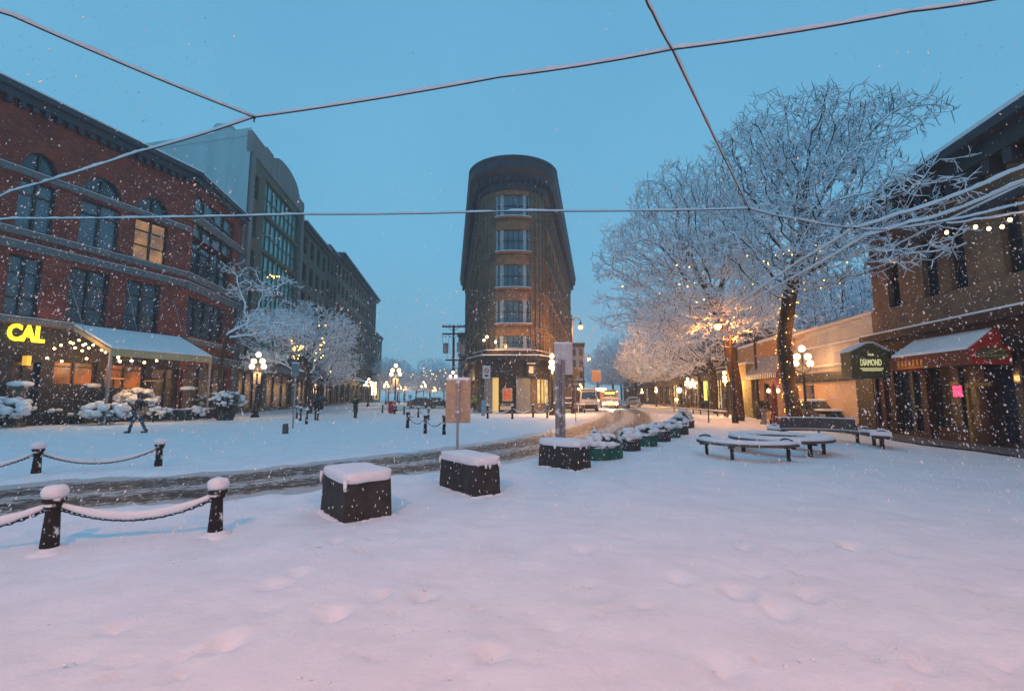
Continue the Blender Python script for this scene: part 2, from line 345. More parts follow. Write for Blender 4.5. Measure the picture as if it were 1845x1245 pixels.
# ------------------------------------------------------------------ facades
def wall_mb(mb, Lx, z0, z1, holes, arches=(), mi=0, depth=.35, y=0):
    """front face in the x,z plane at y, holes (x0,x1,z0,z1) recessed to y+depth (towards +y); arches (x0,x1,zs,rise) on top of a hole"""
    X = sorted({0, Lx, *[h[0] for h in holes], *[h[1] for h in holes]}); full = [(h[0], h[1], h[2], h[3]) for h in holes]
    arc = {}
    for a in arches: full.append((a[0], a[1], a[2], a[2] + a[3])); X += [a[0], a[1]]
    X = sorted(set(round(q, 4) for q in X)); Z = sorted(set(round(q, 4) for q in [z0, z1] + [h[2] for h in full] + [h[3] for h in full]))
    for i in range(len(X) - 1):
        for j in range(len(Z) - 1):
            cx, cz = (X[i] + X[i + 1]) / 2, (Z[j] + Z[j + 1]) / 2
            if cx < 0 or cx > Lx or cz < z0 or cz > z1: continue
            if any(h[0] < cx < h[1] and h[2] < cz < h[3] for h in full): continue
            mb.add([(X[i], y, Z[j]), (X[i + 1], y, Z[j]), (X[i + 1], y, Z[j + 1]), (X[i], y, Z[j + 1])], [(0, 1, 2, 3)], mi)
    for (a, b, c, d) in holes:
        e = y + depth; top = not any(abs(q[0] - a) < .01 and abs(q[2] - d) < .01 for q in arches)
        fs = [(0, 4, 5, 1), (1, 5, 6, 2), (3, 7, 4, 0)] + ([(2, 6, 7, 3)] if top else [])
        mb.add([(a, y, c), (b, y, c), (b, y, d), (a, y, d), (a, e, c), (b, e, c), (b, e, d), (a, e, d)], [tuple(reversed(q)) for q in fs], mi)
    for (a, b, zs, rise) in arches:
        K = 10; pts = [((a + b) / 2 - (b - a) / 2 * math.cos(PI * k / K), zs + rise * math.sin(PI * k / K)) for k in range(K + 1)]; e = y + depth
        for k in range(K):
            (x0, w0), (x1, w1) = pts[k], pts[k + 1]
            mb.add([(x0, y, w0), (x1, y, w1), (x1, y, zs + rise), (x0, y, zs + rise)], [(0, 1, 2, 3)], mi)
            mb.add([(x0, y, w0), (x0, e, w0), (x1, e, w1), (x1, y, w1)], [(0, 1, 2, 3)], mi)
    return mb
def window(parent, x0, x1, z0, z1, y, fm, gm, nx=2, rows=(.33,), arch=0, bar=.07, proud=.06, curtain=None):
    """frame at y (bars proud of the glass towards -y) with a pane child; arch adds a half-round top"""
    c = (x0, y, z0); w, h = x1 - x0, z1 - z0; mb = MB()
    mb.box(0, bar, -proud, .05, 0, h); mb.box(w - bar, w, -proud, .05, 0, h); mb.box(bar, w - bar, -proud, .05, h - bar, h); mb.box(bar, w - bar, -proud, .05, 0, bar)
    for k in range(1, nx):
        q = w * k / nx; mb.box(q - bar * .7, q + bar * .7, -proud - .02, .05, bar, h - bar)
    for rr_ in rows:
        q = h * rr_
        for k in range(nx):
            a = w * k / nx + (bar if k == 0 else bar * .7); e = w * (k + 1) / nx - (bar if k == nx - 1 else bar * .7); mb.box(a, e, -proud + .01, .04, q - bar / 2, q + bar / 2)
    if arch:
        K = 10; P = [(w / 2 - (w / 2) * math.cos(PI * k / K), h + arch * math.sin(PI * k / K)) for k in range(K + 1)]
        mb.tube([(p[0], 0, p[1]) for p in P], bar * .7, 4)
        mb.box(w / 2 - bar * .5, w / 2 + bar * .5, -proud, .04, h, h + arch)
    fr = mb.build('window', fm, parent, c)
    pb = MB(); pb.add([(bar * .5, .06, 0), (w - bar * .5, .06, 0), (w - bar * .5, .06, h), (bar * .5, .06, h)], [(0, 1, 2, 3)], 0)
    if arch: pb.add([(p[0], .06, p[1]) for p in P] , [tuple(range(len(P) - 1, -1, -1))], 0)
    mats = [gm]
    if curtain: pb.box(bar, w * curtain, .045, .055, bar, h - bar, 1); mats = [gm, CURT]
    pb.build('pane', mats, fr)
    return fr
def rep_windows(parent, protos, spots):
    """copies of a window and its pane"""
    for (x, y, z, k) in spots:
        src = protos[k]; c = src.copy(); C.objects.link(c); c.location = (x, y, z); c.parent = parent
        for ch in src.children:
            if ch.name.startswith('pane'): d = ch.copy(); C.objects.link(d); d.parent = c
def block_building(name, label, cat, pl, t0, t1, h, depth, wm, bays, floors, ground=5., groundmat=None, fm=DKFR, gm=GLASS, group=None, side=True, parapet=None, cornice=.7, wfill=.5, litset=(), fullground=True, snow=True, cornm=CORN, sidem=None, skew=0, shopm=(LITDIM, GLASS, GLASS)):
    """generic street building; local x along the facade, y into the block"""
    ln = t1 - t0; th = T(name, label, cat, pl.at(t0), pl.rz, group)
    # local frame: x along, +y = to the left of direction; facades on the left of the street face right (-y), on the right face +y -> mirrored
    holes = []; fh = (h - ground - .9) / max(1, floors)
    bw = ln / bays
    for i in range(bays):
        for j in range(floors):
            a = bw * (i + .5 - wfill / 2); z = ground + fh * j + fh * .18; holes.append((a, a + bw * wfill, z, z + fh * .64))
    gholes = []
    if fullground:
        nb = max(1, round(ln / 5)); gw = ln / nb
        for i in range(nb): gholes.append((gw * i + .35, gw * (i + 1) - .35, .35, ground - 1.1))
    mb = MB(); wall_mb(mb, ln, 0, h, holes + gholes)
    sk = skew
    mb.add([(0, 0, 0), (sk, depth, 0), (sk, depth, h), (0, 0, h)], [(0, 1, 2, 3)], 1); mb.add([(ln, 0, 0), (ln, depth, 0), (ln, depth, h), (ln, 0, h)], [(3, 2, 1, 0)], 1)
    mb.add([(sk, depth, 0), (ln, depth, 0), (ln, depth, h), (sk, depth, h)], [(3, 2, 1, 0)], 1)
    sgn = pl.sgn
    def fix(o): return o
    mb.build('wall', [wm, sidem or wm], th)
    rf = MB(); rf.add([(0, 0, h - .1), (ln, 0, h - .1), (ln, depth, h - .1), (sk, depth, h - .1)], [(0, 1, 2, 3)]); rf.build('roof', SNOW, th)
    if cornice:
        cb = MB()
        cb.box(-.15, ln + .15, -cornice, -.003, h - .45, h - .05); cb.box(-.1, ln + .1, -cornice * .6, -.004, h - .95, h - .46); cb.build('cornice', cornm, th); MB().box(-.05, ln + .05, -.18, -.005, ground - .55, ground - .1).build('shop_cornice', cornm, th)
        if snow: sb = MB(); sb.box(-.12, ln + .12, -cornice + .05, .2, h - .045, h + .12); sb.build('snow', SNOW, th, bevel=.04); MB().box(0, ln, -.17, -.02, ground - .097, ground + .0).build('snow', SNOW, th)
    pr = {}
    for j, hh in enumerate(holes):
        key = 1 if j in litset else 0
        if key not in pr: pr[key] = window(th, hh[0], hh[1], hh[2], hh[3], .22, fm, LITW if key else gm)
        else: rep_windows(th, pr, [(hh[0], .22, hh[2], key)])
    for j, hh in enumerate(gholes):
        window(th, hh[0], hh[1], hh[2], hh[3], .25, fm, shopm[j % len(shopm)], nx=3, rows=(.75,))
    return th
# on the right side of the street the local y axis must point away from the street: build with direction reversed
class LPlane(Plane): sgn = 1
# left street wall line (facade faces +x side): direction reversed so that local +y points to -x
VA = Plane(-26.3, 28, .305, .952)      # brick building, long facade
VB0 = VA.at(VA.tz(349, 340)[0])
VB = Plane(VB0.x, VB0.y, -.148, .989)
tB = VB.tz(441, 395)[0]
VL = Plane(-26.1, 42.7, -.135, 1.)
# Facades on the left are seen with x growing to the right = growing distance; local +y (left of direction) points away from the street: correct.
for p_ in (VA, VB, VL): p_.sgn = 1
# ---- red brick building
hA = VA.tz(150, 214)[1]
brk = T('brick_building', 'red brick corner building with arched top windows and grey stone bands', 'building', VA.at(0), VA.rz)
def A(px, py): return VA.tz(px, py)
A0 = VA.tz(-260, 712)[0]; A1 = VA.tz(349, 340)[0]
zr1 = A(175, 447)[1]; zr1t = A(175, 366)[1]; zar = A(180, 325)[1]; zb1 = A(175, 358)[1]
z2b = A(160, 585)[1]; z2t = A(160, 487)[1]
wx = []                                  # floor-3 window x ranges (metres along)
for a, b_ in ((-150, -60), (22, 92), (140, 213), (242, 302)): wx.append((A(a, 430)[0], A(b_, 430)[0]))
wx2 = []
for a, b_ in ((-170, -60), (10, 72), (124, 196), (228, 290)): wx2.append((A(a, 520)[0], A(b_, 520)[0]))
off = A0
holes = [(a - off, b_ - off, zr1, zr1t) for a, b_ in wx]; arches = [(a - off, b_ - off, zb1 + .25, (zar - zb1) * 1.0) for a, b_ in wx]
holes2 = [(a - off, b_ - off, z2b, z2t) for a, b_ in wx2]
ahole = [(a, b_, z_, z_ + .001) for a, b_, z_, r_ in []]
LA = A1 - A0
zsf = A(100, 592)[1]
ga_ = [A(p_, 675)[0] - off for p_ in (20, 72, 96, 174, 190, 262, 275, 330)]; zq0, zq1 = A(140, 694)[1], A(140, 652)[1]
gl = [(ga_[0], ga_[1], .5, 3.6), (ga_[2], ga_[3], zq0, zq1), (ga_[4], ga_[5], zq0 - .2, zq1), (ga_[6], ga_[7], .2, 3.6)]
mb = MB(); wall_mb(mb, LA, zsf, hA, holes + holes2, arches); wall_mb(mb, LA, 0, zsf, gl, (), 1)
# arch back wall reveals are closed by the pane itself
wallA = mb.build('wall', [RED, mat('black_shopfront_paint', (.02, .018, .018), .6, .4, 3)], brk, (off, 0, 0))
def band(parent, x0, x1, z0, z1, out, m=BAND, name='stone_band', snow=False):
    mb = MB(); mb.box(x0, x1, -out, -.003, z0, z1); o = mb.build(name, m, parent, bevel=.02)
    if snow: MB().box(x0, x1, -out + .02, -.01, z1 + .002, z1 + .03).build('snow', SNOW, o)
    return o
litw = {3: LITW}
for i, (a, b_) in enumerate(wx):
    window(brk, a, b_, zr1, zr1t, .22, DKFR, LITW if i == 3 else GLASSB if i < 3 else GLASS, nx=2, rows=(.72, .36) if i == 3 else (.72,), bar=.09)
    w = b_ - a; K = 10; rise = zar - zb1; P = [(w / 2 - (w / 2) * math.cos(PI * k / K), rise * math.sin(PI * k / K)) for k in range(K + 1)]
    fan = MB(); fan.tube([(p[0], 0, p[1]) for p in P], .09, 4); fan.box(w / 2 - .05, w / 2 + .05, -.05, .05, 0, rise); fan.box(0, w, -.05, .05, 0, .09)
    fo = fan.build('arched_window', DKFR, brk, (a, .2, zb1 + .25)); MB().add([(p[0], .07, p[1]) for p in P], [tuple(range(len(P) - 1, -1, -1))]).build('pane', GLASS, fo)
    lin = MB(); lin.box(a - .05, b_ + .05, .05, .5, zr1t, zb1 + .25); lin.build('lintel', BAND, brk)
for i, (a, b_) in enumerate(wx2): window(brk, a, b_, z2b, z2t, .24, DKFR, GLASSB if i == 1 else GLASS, nx=2, rows=(.72, .3), bar=.09)
for j, g_ in enumerate(gl):
    window(brk, g_[0] + off, g_[1] + off, g_[2], g_[3], .3, DKFR, [GLASS, LITD, LITD, LITDIM][j], nx=2, rows=(.78,))
band(brk, off, A1, zb1 - .12, zb1 + .24, .16, snow=True); band(brk, off, A1, zr1 - .42, zr1 - .06, .14, snow=True)
zl2 = A(156, 472)[1]; band(brk, off, A1, zl2 - .18, zl2 + .26, .18, snow=True); band(brk, off, A1, z2b - .42, z2b - .05, .16, snow=True)
cb = MB(); cb.box(off, A1 + .35, -.55, -.003, hA - .35, hA); cb.box(off, A1 + .2, -.35, -.004, hA - .8, hA - .36)
for k in range(int(LA / .55)): cb.box(off + k * .55, off + k * .55 + .25, -.3, -.005, hA - 1.15, hA - .81)
cb.build('cornice', CORN, brk); MB().box(off, A1 + .3, -.52, .3, hA + .002, hA + .14).build('snow', SNOW, brk, bevel=.04)
# roof and rest of the block
pB1 = VB.at(tB); mbk = MB()
iv = Matrix.Rotation(-VA.rz, 4, 'Z') @ Matrix.Translation(-VA.at(0))
poly = [VA.at(A0), VA.at(A1), pB1, pB1 - VB.n * 14, VA.at(A0) - VA.n * 22]; poly = [iv @ p for p in poly]
mbk.add([(p.x, p.y, hA - .05) for p in poly], [tuple(range(5))]); mbk.build('roof', SNOW, brk)
# chamfer facade
loc = iv @ VB.at(0); rzB = VB.rz - VA.rz
def B(px, py): return VB.tz(px, py)
hb = [(B(349, 400)[0], B(420, 440)[0], B(349, 442)[1] * 0 + B(385, 455)[1], B(385, 374)[1]),
      (B(342, 480)[0], B(412, 520)[0], B(375, 512)[1], B(375, 437)[1] - .2), (B(332, 590)[0] + .2, B(402, 590)[0], B(370, 612)[1], B(370, 545)[1])]
hb = [(max(.35, a), min(b_, tB - .6), c, d) for a, b_, c, d in hb]; gb = [(1.0, tB - 1.4, .2, 4.0)]
mb = MB(); wall_mb(mb, tB, 0, hA, hb + gb); wB = mb.build('corner_wall', RED, brk, loc, rz=rzB)
for i, h_ in enumerate(hb): window(wB, h_[0], h_[1], h_[2], h_[3], .22, DKFR, GLASSB if i == 0 else GLASS, nx=4, rows=(.7, .35) if i < 2 else (.8,), bar=.09)
window(wB, 1.0, tB - 1.4, .2, 4.0, .25, DKFR, LITDIM, nx=3, rows=(.75,))
for z0, z1 in ((zb1 + .9, zb1 + 1.5), (zr1 - .55, zr1 - .02), (zl2 - .3, zl2 + .3), (z2b - .42, z2b - .05), (4.3, 4.9)): band(wB, 0, tB, z0, z1, .18, snow=True)
cb = MB(); cb.box(-.2, tB + .1, -.55, -.003, hA - .35, hA + .003); cb.box(-.1, tB, -.35, -.004, hA - .8, hA - .36); cb.build('cornice', CORN, wB); MB().box(-.15, tB, -.52, .3, hA + .005, hA + .13).build('snow', SNOW, wB, bevel=.04)
MB().box(tB - .55, tB + .02, -.1, .2, 0, hA - 1).build('pilaster', BAND, wB)
# letters CAL
ct = A(7, 605); lt = T('lit_sign', 'yellow illuminated channel letters CAL above the restaurant front', 'sign', VA.at(ct[0], .25), VA.rz)
s_ = A(72, 640)[0] - ct[0]
ls = text('CAL', .98, YELSIGN, lt, (0, 0, A(14, 612)[1]), (PI / 2, 0, 0), align='LEFT', extr=.05, bold=.035)
ls.scale = (1.05 * s_ / 1.95, 1.25, 1)
# ---- grey building with glazed bay
hG = VL.tz(457, 240)[1]; G1 = VL.tz(547, 368)[0]
gry = T('grey_building', 'tall grey building with blank pale side wall and green glazed bays', 'building', VL.at(0), VL.rz)
zg = [VL.tz(500, y_)[1] for y_ in (318, 395, 470, 545)]
ga, gb_ = G1 * .25, G1 * .90
hol = []
fhh = (hG - 2.9 - 5.2) / 4.9
for j in range(5):
    z = 5.4 + fhh * j * .98
    hol.append((ga, gb_, z, z + fhh * .88)); hol.append((.9, 2.4, z + .3, z + fhh * .7))
mb = MB(); wall_mb(mb, G1, 0, hG - 2.2, hol + [(.8, 6.5, .3, 4), (7.5, G1 - .8, .3, 4)], depth=.5)
sk = 11 / 3.4; dp = 30
mb.add([(0, 0, 0), (sk * 3.4, dp, 0), (sk * 3.4, dp, hG + .3), (0, 0, hG + .3)], [(0, 1, 2, 3)], 1)
mb.add([(G1, 0, 0), (G1, dp, 0), (G1, dp, hG - 2.2), (G1, 0, hG - 2.2)], [(3, 2, 1, 0)], 1); mb.add([(sk * 3.4, dp, 0), (G1, dp, 0), (G1, dp, hG), (sk * 3.4, dp, hG)], [(3, 2, 1, 0)], 1)
mb.build('wall', [OLIVE, PALE], gry)
# shaped parapet
pp = [(0, hG - 2.2), (G1, hG - 2.2), (G1, hG - .6), (G1 * .88, hG - .6), (G1 * .88, hG - .2)]
for k in range(0, 9): a = PI * k / 8; pp.append((G1 * .6 + G1 * .26 * math.cos(a), hG - .3 + 1.5 * math.sin(a)))
pp += [(G1 * .33, hG + .3), (G1 * .22, hG + .3), (G1 * .22, hG), (0, hG)]
mb = MB(); mb.extr(pp, -.12, .35); mb.build('parapet', GRYST, gry)
MB().add([(0, .4, hG - .5), (G1, .4, hG - .5), (G1, dp, hG - .5), (sk * 3.4, dp, hG - .5)], [(0, 1, 2, 3)]).build('roof', SNOW, gry)
TEAL = mat('teal_glass', (.17, .40, .40), .15, .4, .8, spec=.8)
for j, h_ in enumerate(hol): window(gry, *h_, .3, GREENF, TEAL if j % 2 == 0 else GLASS, nx=8 if j % 2 == 0 else 1, rows=(.5,), bar=.09)
for a_, b2, in ((.8, 6.5), (7.5, G1 - .8)): window(gry, a_, b2, .3, 4, .3, DKFR, LITDIM, nx=3, rows=(.8,))
cb = MB(); cb.box(0, G1, -.4, -.003, 4.3, 5.0); cb.box(.2, .9, -.25, -.004, 5.2, hG - 2.3); cb.box(G1 - .9, G1 - .1, -.25, -.004, 5.2, hG - 2.3); cb.build('pilaster', GRYST, gry)
rh = T('rooftop_hut', 'small pale rooftop hut on the tall grey building', 'hut', D(412, 240, 52), 0); MB().box(-1.1, 1.1, -1, 1, -1.5, .15).extr([(-1.2, .15), (1.2, .15), (.6, .55), (-.8, .55)], -1.1, 1.1).build('hut_body', PALE, rh)
# ---- row of street buildings behind
TP = {590: 452, 609: 463, 661: 520, 678.5: 535, 688.5: 610}
tq = lambda px: VL.tz(px, TP.get(px, 712))[0]; hq = lambda px, py: VL.tz(px, py)[1]
h3 = hq(560, 415); h4 = hq(600, 452); h5 = hq(616, 463); h6 = hq(670, 530); h7 = hq(684, 605)
row = 'buildings lining the street on the left'
block_building('street_building', 'narrow olive building right beyond the grey glazed one', 'building', VL, G1 + .05, tq(590), h3, 16, OLIVE, 4, 5, group=row)
block_building('street_building', 'dark stone building between the olive one and the long flat roofed one', 'building', VL, tq(590) + .05, tq(609), h4, 16, DKST, 3, 5, group=row, cornice=.5)
b5 = block_building('street_building', 'long stone building with broad bracketed cornice halfway along the left street', 'building', VL, tq(609) + .05, tq(661), h5, 18, WSTONE, 9, 6, group=row, cornice=1.3, wfill=.6)
bb = MB(); bb.box(0, 9, 0, 7, h5, h5 + 4.8); o_ = T('penthouse', 'small dark red rooftop block above the long stone building', 'rooftop block', VL.at(tq(655), -1.5), VL.rz)
MB().box(-3.5, 3.5, 0, 6, h5 - .5, h5 + 3.2).build('block_wall', RED, o_); MB().box(-3.7, 3.7, -.2, 6.2, h5 + 3.21, h5 + 3.4).build('snow', SNOW, o_)
block_building('street_building', 'tall far building with a projecting cornice near the end of the left row', 'building', VL, tq(661) + .05, tq(678.5), h6, 16, DKST, 4, 6, group=row, cornice=1.1)
block_building('street_building', 'lowest flat topped building at the far end of the left row', 'building', VL, tq(678.5) + .05, tq(688.5), h7, 16, OLIVE, 3, 4, group=row, cornice=.4, shopm=(LITY,))
# dark roof line on the building beyond the grey one, balcony snow line
# ---- right side: plane reversed so local +y points away from the street
class RPlane(Plane):
    sgn = -1
Vr = Plane(13.5, 0, .155, 1.)            # only for reading pixels
def rt(px, py=712): return Vr.tz(px, py)
# reversed frame: origin at far end, x towards the camera
Rd = Vr.d * -1
VR = RPlane(Vr.at(200).x, Vr.at(200).y, Rd.x, Rd.y)   # t' = 200 - t ; left of this direction is +x side
def r(px, py):
    t, z = rt(px, py); return 200 - t, z
# ---- tan brick building (far right)
c0 = r(1578, 600)[0]; cEnd = c0 + 22
tb = T('tan_building', 'tan brick building with tall narrow dark windows on the far right', 'building', VR.at(c0), VR.rz)
hT = r(1760, 262)[1]
def q(px, py): a, z = r(px, py); return a - c0, z
win = [(1593, 1614, 448, 562), (1655, 1683, 425, 547), (1702, 1733, 408, 530), (1797, 1835, 375, 503), (1870, 1920, 330, 470)]
hol = []
for a, b_, y0, y1 in win: x0, zt = q(a, y0); x1, _ = q(b_, y0); zb = q((a + b_) / 2, y1)[1]; zt = q((a + b_) / 2, y0)[1]; hol.append((x0, x1, zb, zt))
zav = sum(h_[2] for h_ in hol) / 5; ztv = sum(h_[3] for h_ in hol) / 5; hol = [(a, b_, zav, ztv) for a, b_, _, _ in hol]
zf1 = q(1700, 578)[1]; zf0 = q(1700, 600)[1]
up = [(a, b_, ztv + 1.9, ztv + 4.1) for a, b_, _, _ in hol if ztv + 4.3 < hT - 1.2]
shop = [(.9, 2.6, .2, 3.3), (3.0, 5.2, .5, 3.3), (5.6, 7.4, .1, 3.3), (8.4, 12, .4, 3.3), (12.6, 17, .4, 3.3)]
mb = MB(); wall_mb(mb, 22, zf0, hT, hol + up, depth=.4); wall_mb(mb, 22, 0, zf0, shop, (), 1, depth=.4)
mb.add([(0, 0, 0), (0, 14, 0), (0, 14, hT), (0, 0, hT)], [(3, 2, 1, 0)]); mb.build('wall', [TANB, mat('dark_shop_paint', (.03, .02, .016), .6, .4, 3)], tb)
MB().box(0, 22, 0, 14, hT - .3, hT - .1).build('roof', SNOW, tb)
for h_ in hol + up: window(tb, *h_, .25, DKFR, GLASS, nx=1, rows=(.5,))
for j, h_ in enumerate(shop): window(tb, *h_, .25, DKFR, LITDIM if j == 1 else GLASS, nx=2, rows=(.8, .3))
band(tb, -.02, 22, zf1, zf1 + 1.0, .12, TANB, 'sill_band')
cb = MB(); cb.box(-.3, 22, -.55, -.003, zf0 + .05, zf0 + .35); cb.box(-.1, 22, -.3, -.004, zf0 - .75, zf0 + .04); cb.build('shop_cornice', mat('dark_brown_paint', (.045, .022, .018), .7, .3), tb)
MB().box(-.28, 22, -.53, -.01, zf0 + .352, zf0 + .42).build('snow', SNOW, tb)
cb = MB(); cb.box(-.3, 22, -.9, -.003, hT - .3, hT); cb.box(-.1, 22, -.5, -.004, hT - .9, hT - .31); MB().box(0, 22, -.2, -.005, hT - 2.4, hT - 2.15).build('string_course', CORN, tb); MB().box(0, 22, -.19, -.02, hT - 2.148, hT - 2.06).build('snow', SNOW, tb)
for k in range(30): cb.box(k * .75, k * .75 + .3, -.45, -.006, hT - 1.35, hT - .91)
cb.build('cornice', CORN, tb); MB().box(-.25, 22, -.87, .4, hT + .002, hT + .16).build('snow', SNOW, tb)
DRP = mat('dark_red_paint', (.05, .018, .016), .6, .3)
for x_ in (.1, 2.62, 5.25, 7.5, 12.05): MB().box(x_, x_ + .32, -.12, -.003, 0, zf0 - .8).build('pilaster', DRP, tb)
sg = MB(); sg.box(7.62, 8.35, .1, .12, 1.9, 2.4); 
ng = T('neon_sign', 'small glowing red window sign in the shop under the red awning', 'sign', VR.at(c0 + q(1730, 708)[0], .0), VR.rz)
nb_ = MB(); nb_.box(-.2, .2, -.06, -.03, 0, .45); nb_.build('sign_box', BLACK, ng, (0, 0, q(1730, 716)[1])); nn = MB()
for k in range(3): nn.box(-.18, .18, -.09, -.062, .04 + .13 * k, .14 + .13 * k)
nn.box(-.15, -.09, -.085, -.063, .02, .42); nn.box(.09, .15, -.085, -.063, .02, .42); nn.build('neon_tube', REDNEON, ng, (0, 0, q(1730, 716)[1]))
# yellow shelter frame at shop door
yf = T('door_frame', 'dull yellow door frame standing against the dark shopfront', 'frame', VR.at(c0 + q(1785, 712)[0], .35), VR.rz)
MB().box(-.45, -.35, -.05, .05, 0, 2.0).box(-.45, .5, -.05, .05, 2.003, 2.12).build('frame_bar', mat('yellow_paint', (.2, .12, .012), .6, .2), yf)
# red awning
a0 = q(1613, 640)[0]; a1 = q(1790, 640)[0]; zt = q(1790, 590)[1]
aw = T('red_awning', 'snow covered awning with bright red end panel and oval emblem', 'awning', VR.at(c0), VR.rz)
out = 1.15; ztop = 4.2; zlo = 3.45; zvl = 2.95
pr_ = D(1790, 712, 14)
aw0, aw1 = r(1600, 712)[0] - c0 + .4, None
VRo = Plane(*(VR.p + VR.n * out)[:2], Rd.x, Rd.y)
aw0 = VRo.tz(1606, 640)[0] - c0; aw1, zlo = VRo.tz(1748, 629); aw1 -= c0; zvl = VRo.tz(1748, 657)[1]; ztop = r(1808, 580)[1]
sl = MB(); sl.add([(aw0, -out, zlo), (aw1, -out, zlo), (aw1, -.05, ztop), (aw0, -.05, ztop), (aw0, -out, zlo - .03), (aw1, -out, zlo - .03), (aw1, -.05, ztop - .03), (aw0, -.05, ztop - .03)], [(0, 1, 2, 3), (7, 6, 5, 4), (0, 4, 5, 1)]); sl.build('canvas', REDC, aw)
vl = MB(); vl.box(aw0, aw1, -out - .02, -out, zvl, zlo); vl.build('valance', ORC, aw)
en = MB(); en.extr([(-out - .02, zvl), (-.05, zvl), (-.05, ztop), (-out - .02, zlo)], 0, .03); 
for nm, x_ in (('end_panel', aw1), ('end_panel', aw0 - .03)):
    e_ = MB(); v_ = [(x_, -out - .02, zvl), (x_, -.05, zvl), (x_, -.05, ztop), (x_, -out - .02, zlo)]; v2 = [(x_ + .03, a, b_) for _, a, b_ in v_]
    e_.add(v_ + v2, [(3, 2, 1, 0), (4, 5, 6, 7), (0, 1, 5, 4), (1, 2, 6, 5), (2, 3, 7, 6), (3, 0, 4, 7)]); ep = e_.build(nm, REDC, aw)
    if x_ == aw1:
        ov = MB(); ov.add([(aw1 + .036, -out * .5 + .48 * math.cos(k * PI / 12), (zvl + .34) + .2 * math.sin(k * PI / 12)) for k in range(24)], [tuple(range(24))]); ov.build('emblem', DGRN, ep)
        sc = MB()
        for k, (y0, y1, z_) in enumerate(((-.62, -.2, .44), (-.78, -.55, .36), (-.5, -.15, .28), (-.85, -.5, .26))): sc.tube([(aw1 + .042, y0 + (y1 - y0) * i / 6, zvl + z_ + .03 * math.sin(i * 2.4 + k)) for i in range(7)], .014, 4)
        sc.build('emblem_script', mat('gold_paint', (.5, .4, .12), .5), ep)
sn = MB(); sn.add([(aw0, -out - .02, zlo + .01), (aw1 - .1, -out - .02, zlo + .01), (aw1 - .25, -.08, ztop - .12), (aw0, -.08, ztop - .12), (aw0, -out - .02, zlo + .10), (aw1 - .1, -out - .02, zlo + .10), (aw1 - .25, -.08, ztop - .02), (aw0, -.08, ztop - .02)], [(4, 5, 6, 7), (0, 1, 5, 4), (1, 2, 6, 5), (3, 0, 4, 7), (3, 7, 6, 2)]); sn.build('snow', SNOW, aw, bevel=.03)
gt = MB()
for k in range(7): gt.box(aw0 + .35 + .2 * k, aw0 + .45 + .2 * k, -out - .026, -out - .0205, zvl + .12, zlo - .15)
gt.box(aw0 + .3, aw0 + 1.8, -out - .026, -out - .0205, zvl + .05, zvl + .08); gt.build('valance_pattern', mat('orange_print', (.5, .22, .03), .6), aw)
light('awning_light', (aw0 + 1.0, -out - .5, zvl - .35), 14, (1, .5, .15), aw, .1)
# green box sign
gs0 = q(1600, 650)[0]
gsP = D(1562, 650, 19.4); gs = T('hanging_sign', 'dark green gabled box sign reading THE DIAMOND', 'sign', (gsP.x, gsP.y, 0), R(-6))
zt_, zb_ = D(1562, 620, 19.4).z, D(1562, 677, 19.4).z; hw = 32 / 815 * 19.4
sb = MB(); sb.extr([(-hw, zb_), (hw * 1.0, zb_), (hw, zt_ - .35), (hw * .25, zt_), (-hw * .1, zt_), (-hw, zt_ - .35)], -.2, .5); sb.build('sign_box', DGRN, gs)
MB().extr([(hw + .03, zt_ - .35), (hw * .25, zt_ + .01), (-hw * .1, zt_ + .01), (-hw - .03, zt_ - .35), (-hw - .03, zt_ - .27), (-hw * .1, zt_ + .08), (hw * .25, zt_ + .08), (hw + .03, zt_ - .27)], -.22, .52).build('snow', SNOW, gs)
text('DIAMOND', .18, CREAM, gs, (0.02, -.21, zb_ + .42), (PI / 2, 0, 0)).scale = (.98, 2.2, 1)
text('THE', .13, CREAM, gs, (0.05, -.21, zb_ + .84), (PI / 2, 0, 0))
MB().box(-.42, .5, -.212, -.203, zb_ + .28, zb_ + .32).box(-.34, .44, -.212, -.203, zb_ + .2, zb_ + .24).build('sign_lines', CREAM, gs)
MB().box(-hw - .01, hw + .01, -.21, .51, zb_ - .1, zb_ - .003).build('sign_trim', GREENF, gs)
MB().tube([(hw * .5, .2, zb_ - .1), (hw * .5, .2, 0)], .05, 6).tube([(hw, .1, zt_ - .5), (hw + .8, .3, zt_ - .5)], .04, 6).build('bracket', BLACK, gs)
# ---- low pale building
e0 = r(1430, 600)[0]; e1 = c0 - .02; le = e1 - e0
lo = T('low_building', 'low pink stucco building with plain parapet beside the large tree', 'building', VR.at(e0), VR.rz)
hE = (r(1577, 557)[1] + r(1432, 600)[1]) / 2
dr = (r(1478, 712)[0] - e0); mb = MB(); wall_mb(mb, le, 0, hE, [(1.4, 2.3, .3, 2.4)], depth=.3)
mb.add([(0, 0, 0), (0, 10, 0), (0, 10, hE), (0, 0, hE)], [(3, 2, 1, 0)]); mb.build('wall', PINKST, lo); MB().box(0, le, 0, 10, hE - .5, hE - .3).build('roof', SNOW, lo)
for z_ in (hE - .15, hE - 1.2, hE - 2.3): MB().box(0, le, -.1, -.003, z_ - .1, z_).box(0, le, -.1, .1 if z_ > hE - .2 else -.004, z_ + .002, z_ + .05, 1).build('ledge', [PINKST, SNOW], lo)
MB().box(1.4, 2.3, .2, .25, .3, 2.4).build('door', DKFR, lo)
bo = MB(); bo.box(.0, 1.35, -.13, -.05, .35, 2.45); bo.box(2.35, le - 1.4, -.13, -.05, .35, 2.45); bo.box(1.35, 2.35, -.13, -.05, 2.3, 2.45); bo.build('hoarding', HOARD, lo)
